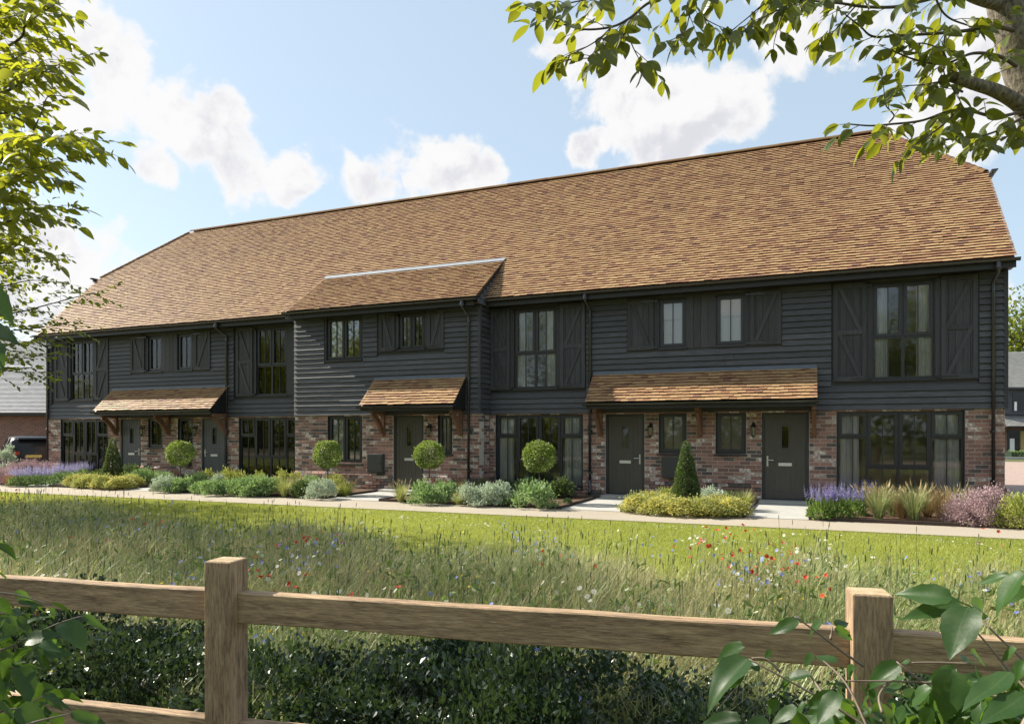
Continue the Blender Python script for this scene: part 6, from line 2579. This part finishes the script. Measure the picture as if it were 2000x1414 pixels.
# ------------------------------------------------------------------ background buildings, car, street
def far_roof(m_list, x0, x1, y0, z0, y1, z1, g=.105):
    ln = math.hypot(y1 - y0, z1 - z0)
    sy, sz = (y1 - y0) / ln, (z1 - z0) / ln
    b = Batch()
    n = int(ln / g)
    tw = .30
    P, M = [], []
    for i in range(n):
        k = int((x1 - x0) / tw)
        for j in range(k):
            P.append((x0 + j * tw + (tw / 2 if i % 2 else 0), y0 + sy * g * i, z0 + sz * g * i))
            M.append([[tw / TW, 0, 0], [0, sy, -sz], [0, sz, sy]])
    b.add(TILE, np.array(M), np.array(P))
    return b


def far_house(name, label, xc, zc, w, dpt, eave, ridge, roofmat, wallmat, upper=None, group=None):
    p = cam_pt(xc, zc, 0)
    root = thing(name, label, 'house', p, YAW, group)
    m = MB()
    m.box(0, w, 0, dpt, -.1, 2.4 if upper else eave)
    m.build('wall', wallmat, root)
    if upper:
        m = MB()
        for i in range(int((eave - 2.4) / .15)):
            z = 2.4 + i * .15
            m.prism_x([(-.03, z), (-.012, z + .155), (dpt, z + .155), (dpt, z)], -.02, w + .02)
        m.build('cladding', upper, root)
    m = MB()
    m.prism_x([(-.30, eave - .03), (dpt / 2, ridge - .04), (dpt + .3, eave - .03), (dpt + .3, eave - .12), (-.30, eave - .12)], -.2, w + .2)
    rf = m.build('roof', 'fascia_black', root)
    b = far_roof(None, -.2, w + .1, -.32, eave, dpt / 2, ridge)
    tag(b.build('tile_courses', roofmat, rf), kind='stuff')
    MB().box(-.2, w + .2, -.42, -.32, eave - .10, eave - .01).build('gutter', 'gutter_black', root)
    return root


far_house('garage', 'brick garage with grey slate roof left of the terrace', -33.5, 31.5, 16.3, 5.6, 2.42, 4.75, 'slate', 'far_brick')
h2 = far_house('slate_roof_house', 'slate roofed house standing behind the garage', -43, 41, 21, 8, 3.9, 7.4, 'slate', 'far_brick')
MB().box(13.6, 14.5, 2.6, 3.5, 5.0, 6.2).build('chimney', 'far_brick', h2)
h3 = far_house('boarded_house', 'black boarded house with grey tiled roof at the right edge', 30.2, 46, 16, 8, 4.45, 7.2, 'slate_warm', 'far_brick', 'far_board')
for x in (1.9, 4.2, 7.0):
    f = MB().box(x, x + 1.1, -.05, .05, 2.9, 4.1).build('window', 'frame_paint', h3)
    MB().box(x + .08, x + 1.02, -.056, -.051, 2.98, 4.02).build('pane', 'car_glass', f)
    MB().box(x + .53, x + .57, -.062, -.0565, 2.98, 4.02).build('glazing_bar', 'frame_paint', f)
    MB().box(x + .10, x + .26, -.0585, -.0566, 2.98, 3.55).build('curtain', 'blind', f)
for x in (1.6, 4.4):
    f = MB().box(x, x + 2.2, -.06, .05, .25, 1.75).build('window', 'frame_paint', h3)
    for q in range(3):
        MB().box(x + .08 + q * .71, x + .70 + q * .71, -.068, -.061, .33, 1.67).build('pane', ('car_glass', 'warm_blind', 'car_glass')[q], f)
    MB().box(x + .1, x + .4, -.071, -.0685, .33, 1.2).build('curtain', 'blind', f)
m = MB().prism_x([(-1.05, 1.95), (-.02, 2.75), (-.02, 1.90), (-1.05, 1.90)], .8, 9.0)
pr = m.build('porch', 'fascia_black', h3)
tag(far_roof(None, .8, 8.8, -1.08, 1.97, -.02, 2.70).build('tile_courses', 'slate_warm', pr), kind='stuff')
p = cam_pt(30.2, 43.6, 0)
hd = link('low_hedge', None) if False else thing('low_hedge', 'low clipped green hedge before the boarded house', 'hedge', p, YAW)
b = Batch()
n = 7000
P = np.stack([NR.uniform(0, 13, n), NR.uniform(-.35, .35, n), NR.uniform(.02, .48, n)], 1)
b.add(LEAF_SMALL, frames(rand_unit(n), rand_unit(n), .09), P)
b.build('foliage', 'leaf_green', hd)
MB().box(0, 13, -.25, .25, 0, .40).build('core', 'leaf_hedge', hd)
k_ = MB().box(-3, 14, 0, .15, 0, .13).build('kerb', 'kerb')
k_.location = cam_pt(30, 42.6, 0)
k_.rotation_euler = (0, 0, YAW)
tag(k_, 'pale kerb along the far street edge', 'kerb', kind='structure')

b_ = cam_pt(44.5, 62, 0)
T = Tree('far_tree', 'tall green tree behind the boarded house at the right edge', b_, None, 'leaf_tree_far', 31)
T.part('trunk', [b_ + Vector((0, 0, -.2)), b_ + Vector((.2, 0, 5)), b_ + Vector((0, .2, 11))], .35, .1, 'bark', 8)
for k in range(5):
    a = k * 1.3
    T.part('limb', [b_ + Vector((0, 0, 4 + k)), b_ + Vector((math.cos(a) * 1.6, math.sin(a) * 1.6, 6.5 + k)), b_ + Vector((math.cos(a) * 3, math.sin(a) * 3, 8.5 + k * .6))], .14, .04, 'bark', 6)
T.crown(tuple(b_ + Vector((0, 0, 9.2))), (5.0, 4.0, 4.6), 230, 36, .34, .55)
T.finish(0)


def car():
    """dark estate car: length along local -x (front), rear at x=0; y across"""
    root = thing('parked_car', 'dark estate car parked by the garage at the left edge', 'car', cam_pt(-17.75, 26.6, 0), YAW + math.radians(-52))
    root.scale = (.95, .95, .90)
    S = [  # x, half width low, half width waist, waist z, roof half width, roof z
        (0.0, .78, .80, .95, .55, 1.05), (-.06, .86, .88, 1.00, .60, 1.42), (-.22, .90, .92, 1.02, .64, 1.55), (-.9, .92, .94, 1.00, .66, 1.61), (-1.8, .93, .95, .98, .66, 1.62),
        (-2.7, .93, .95, .97, .64, 1.55), (-3.3, .93, .94, .96, .70, 1.20), (-3.5, .92, .93, .96, .78, 1.02), (-4.2, .88, .89, .88, .74, .92), (-4.55, .76, .78, .72, .60, .76)]
    m = MB()
    rows = []
    for x, lw, ww, wz, rw, rz in S:
        pts = [(-lw * .92, .22), (-lw, .36), (-ww, wz * .72), (-ww * .985, wz), (-(rw + .05), rz - .06), (-rw * .8, rz), (rw * .8, rz), (rw + .05, rz - .06), (ww * .985, wz), (ww, wz * .72), (lw, .36), (lw * .92, .22)]
        rows.append([(x, y, z) for y, z in pts])
    n = 12
    vs = [q for r_ in rows for q in r_]
    fs = [tuple(range(n)), tuple((len(rows) - 1) * n + k for k in range(n - 1, -1, -1))]
    for i in range(len(rows) - 1):
        for k in range(n):
            fs.append((i * n + k, (i + 1) * n + k, (i + 1) * n + (k + 1) % n, i * n + (k + 1) % n))
    m.add(vs, fs)
    me = m.mesh('body', 'car_paint', True)
    link('body', me, root)
    for sg in (-1, 1):
        for x0, x1 in ((-.32, -1.02), (-1.10, -1.95), (-2.03, -2.85)):
            y0, y1 = sg * .945, sg * .735
            m = MB().hexa([(x1, y0, 1.02), (x0, y0, 1.04), (x0, y0 - sg * .02, 1.04), (x1, y0 - sg * .02, 1.02), (x1 + (.28 if x1 < -2.5 else .0), y1 + sg * .005, 1.50), (x0 - (.12 if x0 > -.5 else 0), y1 + sg * .005, 1.52), (x0 - .12, y1 - sg * .02, 1.52), (x1, y1 - sg * .02, 1.50)])
            m.build('side_window', 'car_glass', root)
        m = MB().tube([(-.28, sg * .955, 1.03), (-1.6, sg * .962, 1.01), (-2.95, sg * .955, 1.0)], .010, 5)
        m.tube([(-.28, sg * .955, 1.03), (-.36, sg * .80, 1.40), (-.52, sg * .745, 1.535), (-1.6, sg * .738, 1.575), (-2.5, sg * .745, 1.53)], .010, 5)
        m.build('chrome_trim', 'chrome', root)
        MB().hexa([(.012, sg * .46, .84), (.012, sg * .80, .84), (-.22, sg * .925, .86), (-.10, sg * .46, .84), (.012, sg * .46, .97), (.008, sg * .80, .98), (-.26, sg * .935, 1.0), (-.10, sg * .46, .98)]).build('tail_lamp', 'tail_lamp', root)
        for x in (-.85, -3.65):
            w = thing('wheel', None, None, (0, 0, 0))
            w.parent = root
            w.location = (x, sg * .84, .33)
            m = MB().tube([(0, -.11, 0), (0, -.10, 0), (0, .10, 0), (0, .11, 0)], [.27, .33, .33, .27], 20)
            m.build('tyre', 'tyre', w)
            m = MB().tube([(0, sg * .09, 0), (0, sg * .115, 0)], [.21, .20], 16)
            m.build('rim', 'steel', w)
    MB().hexa([(-.005, -.62, 1.03), (-.005, .62, 1.03), (-.08, .64, 1.03), (-.08, -.64, 1.03), (-.13, -.52, 1.47), (-.13, .52, 1.47), (-.2, .52, 1.47), (-.2, -.52, 1.47)]).build('rear_window', 'car_glass', root)
    MB().box(-.25, .05, -.80, .80, .36, .56).build('bumper', 'car_paint', root, bevel=.03)
    MB().box(-.02, .018, -.26, .26, .72, .83).build('number_plate', 'plate', root)
    MB().box(-.14, .10, -.50, .50, 1.50, 1.53).build('spoiler', 'car_paint', root, bevel=.01)


car()
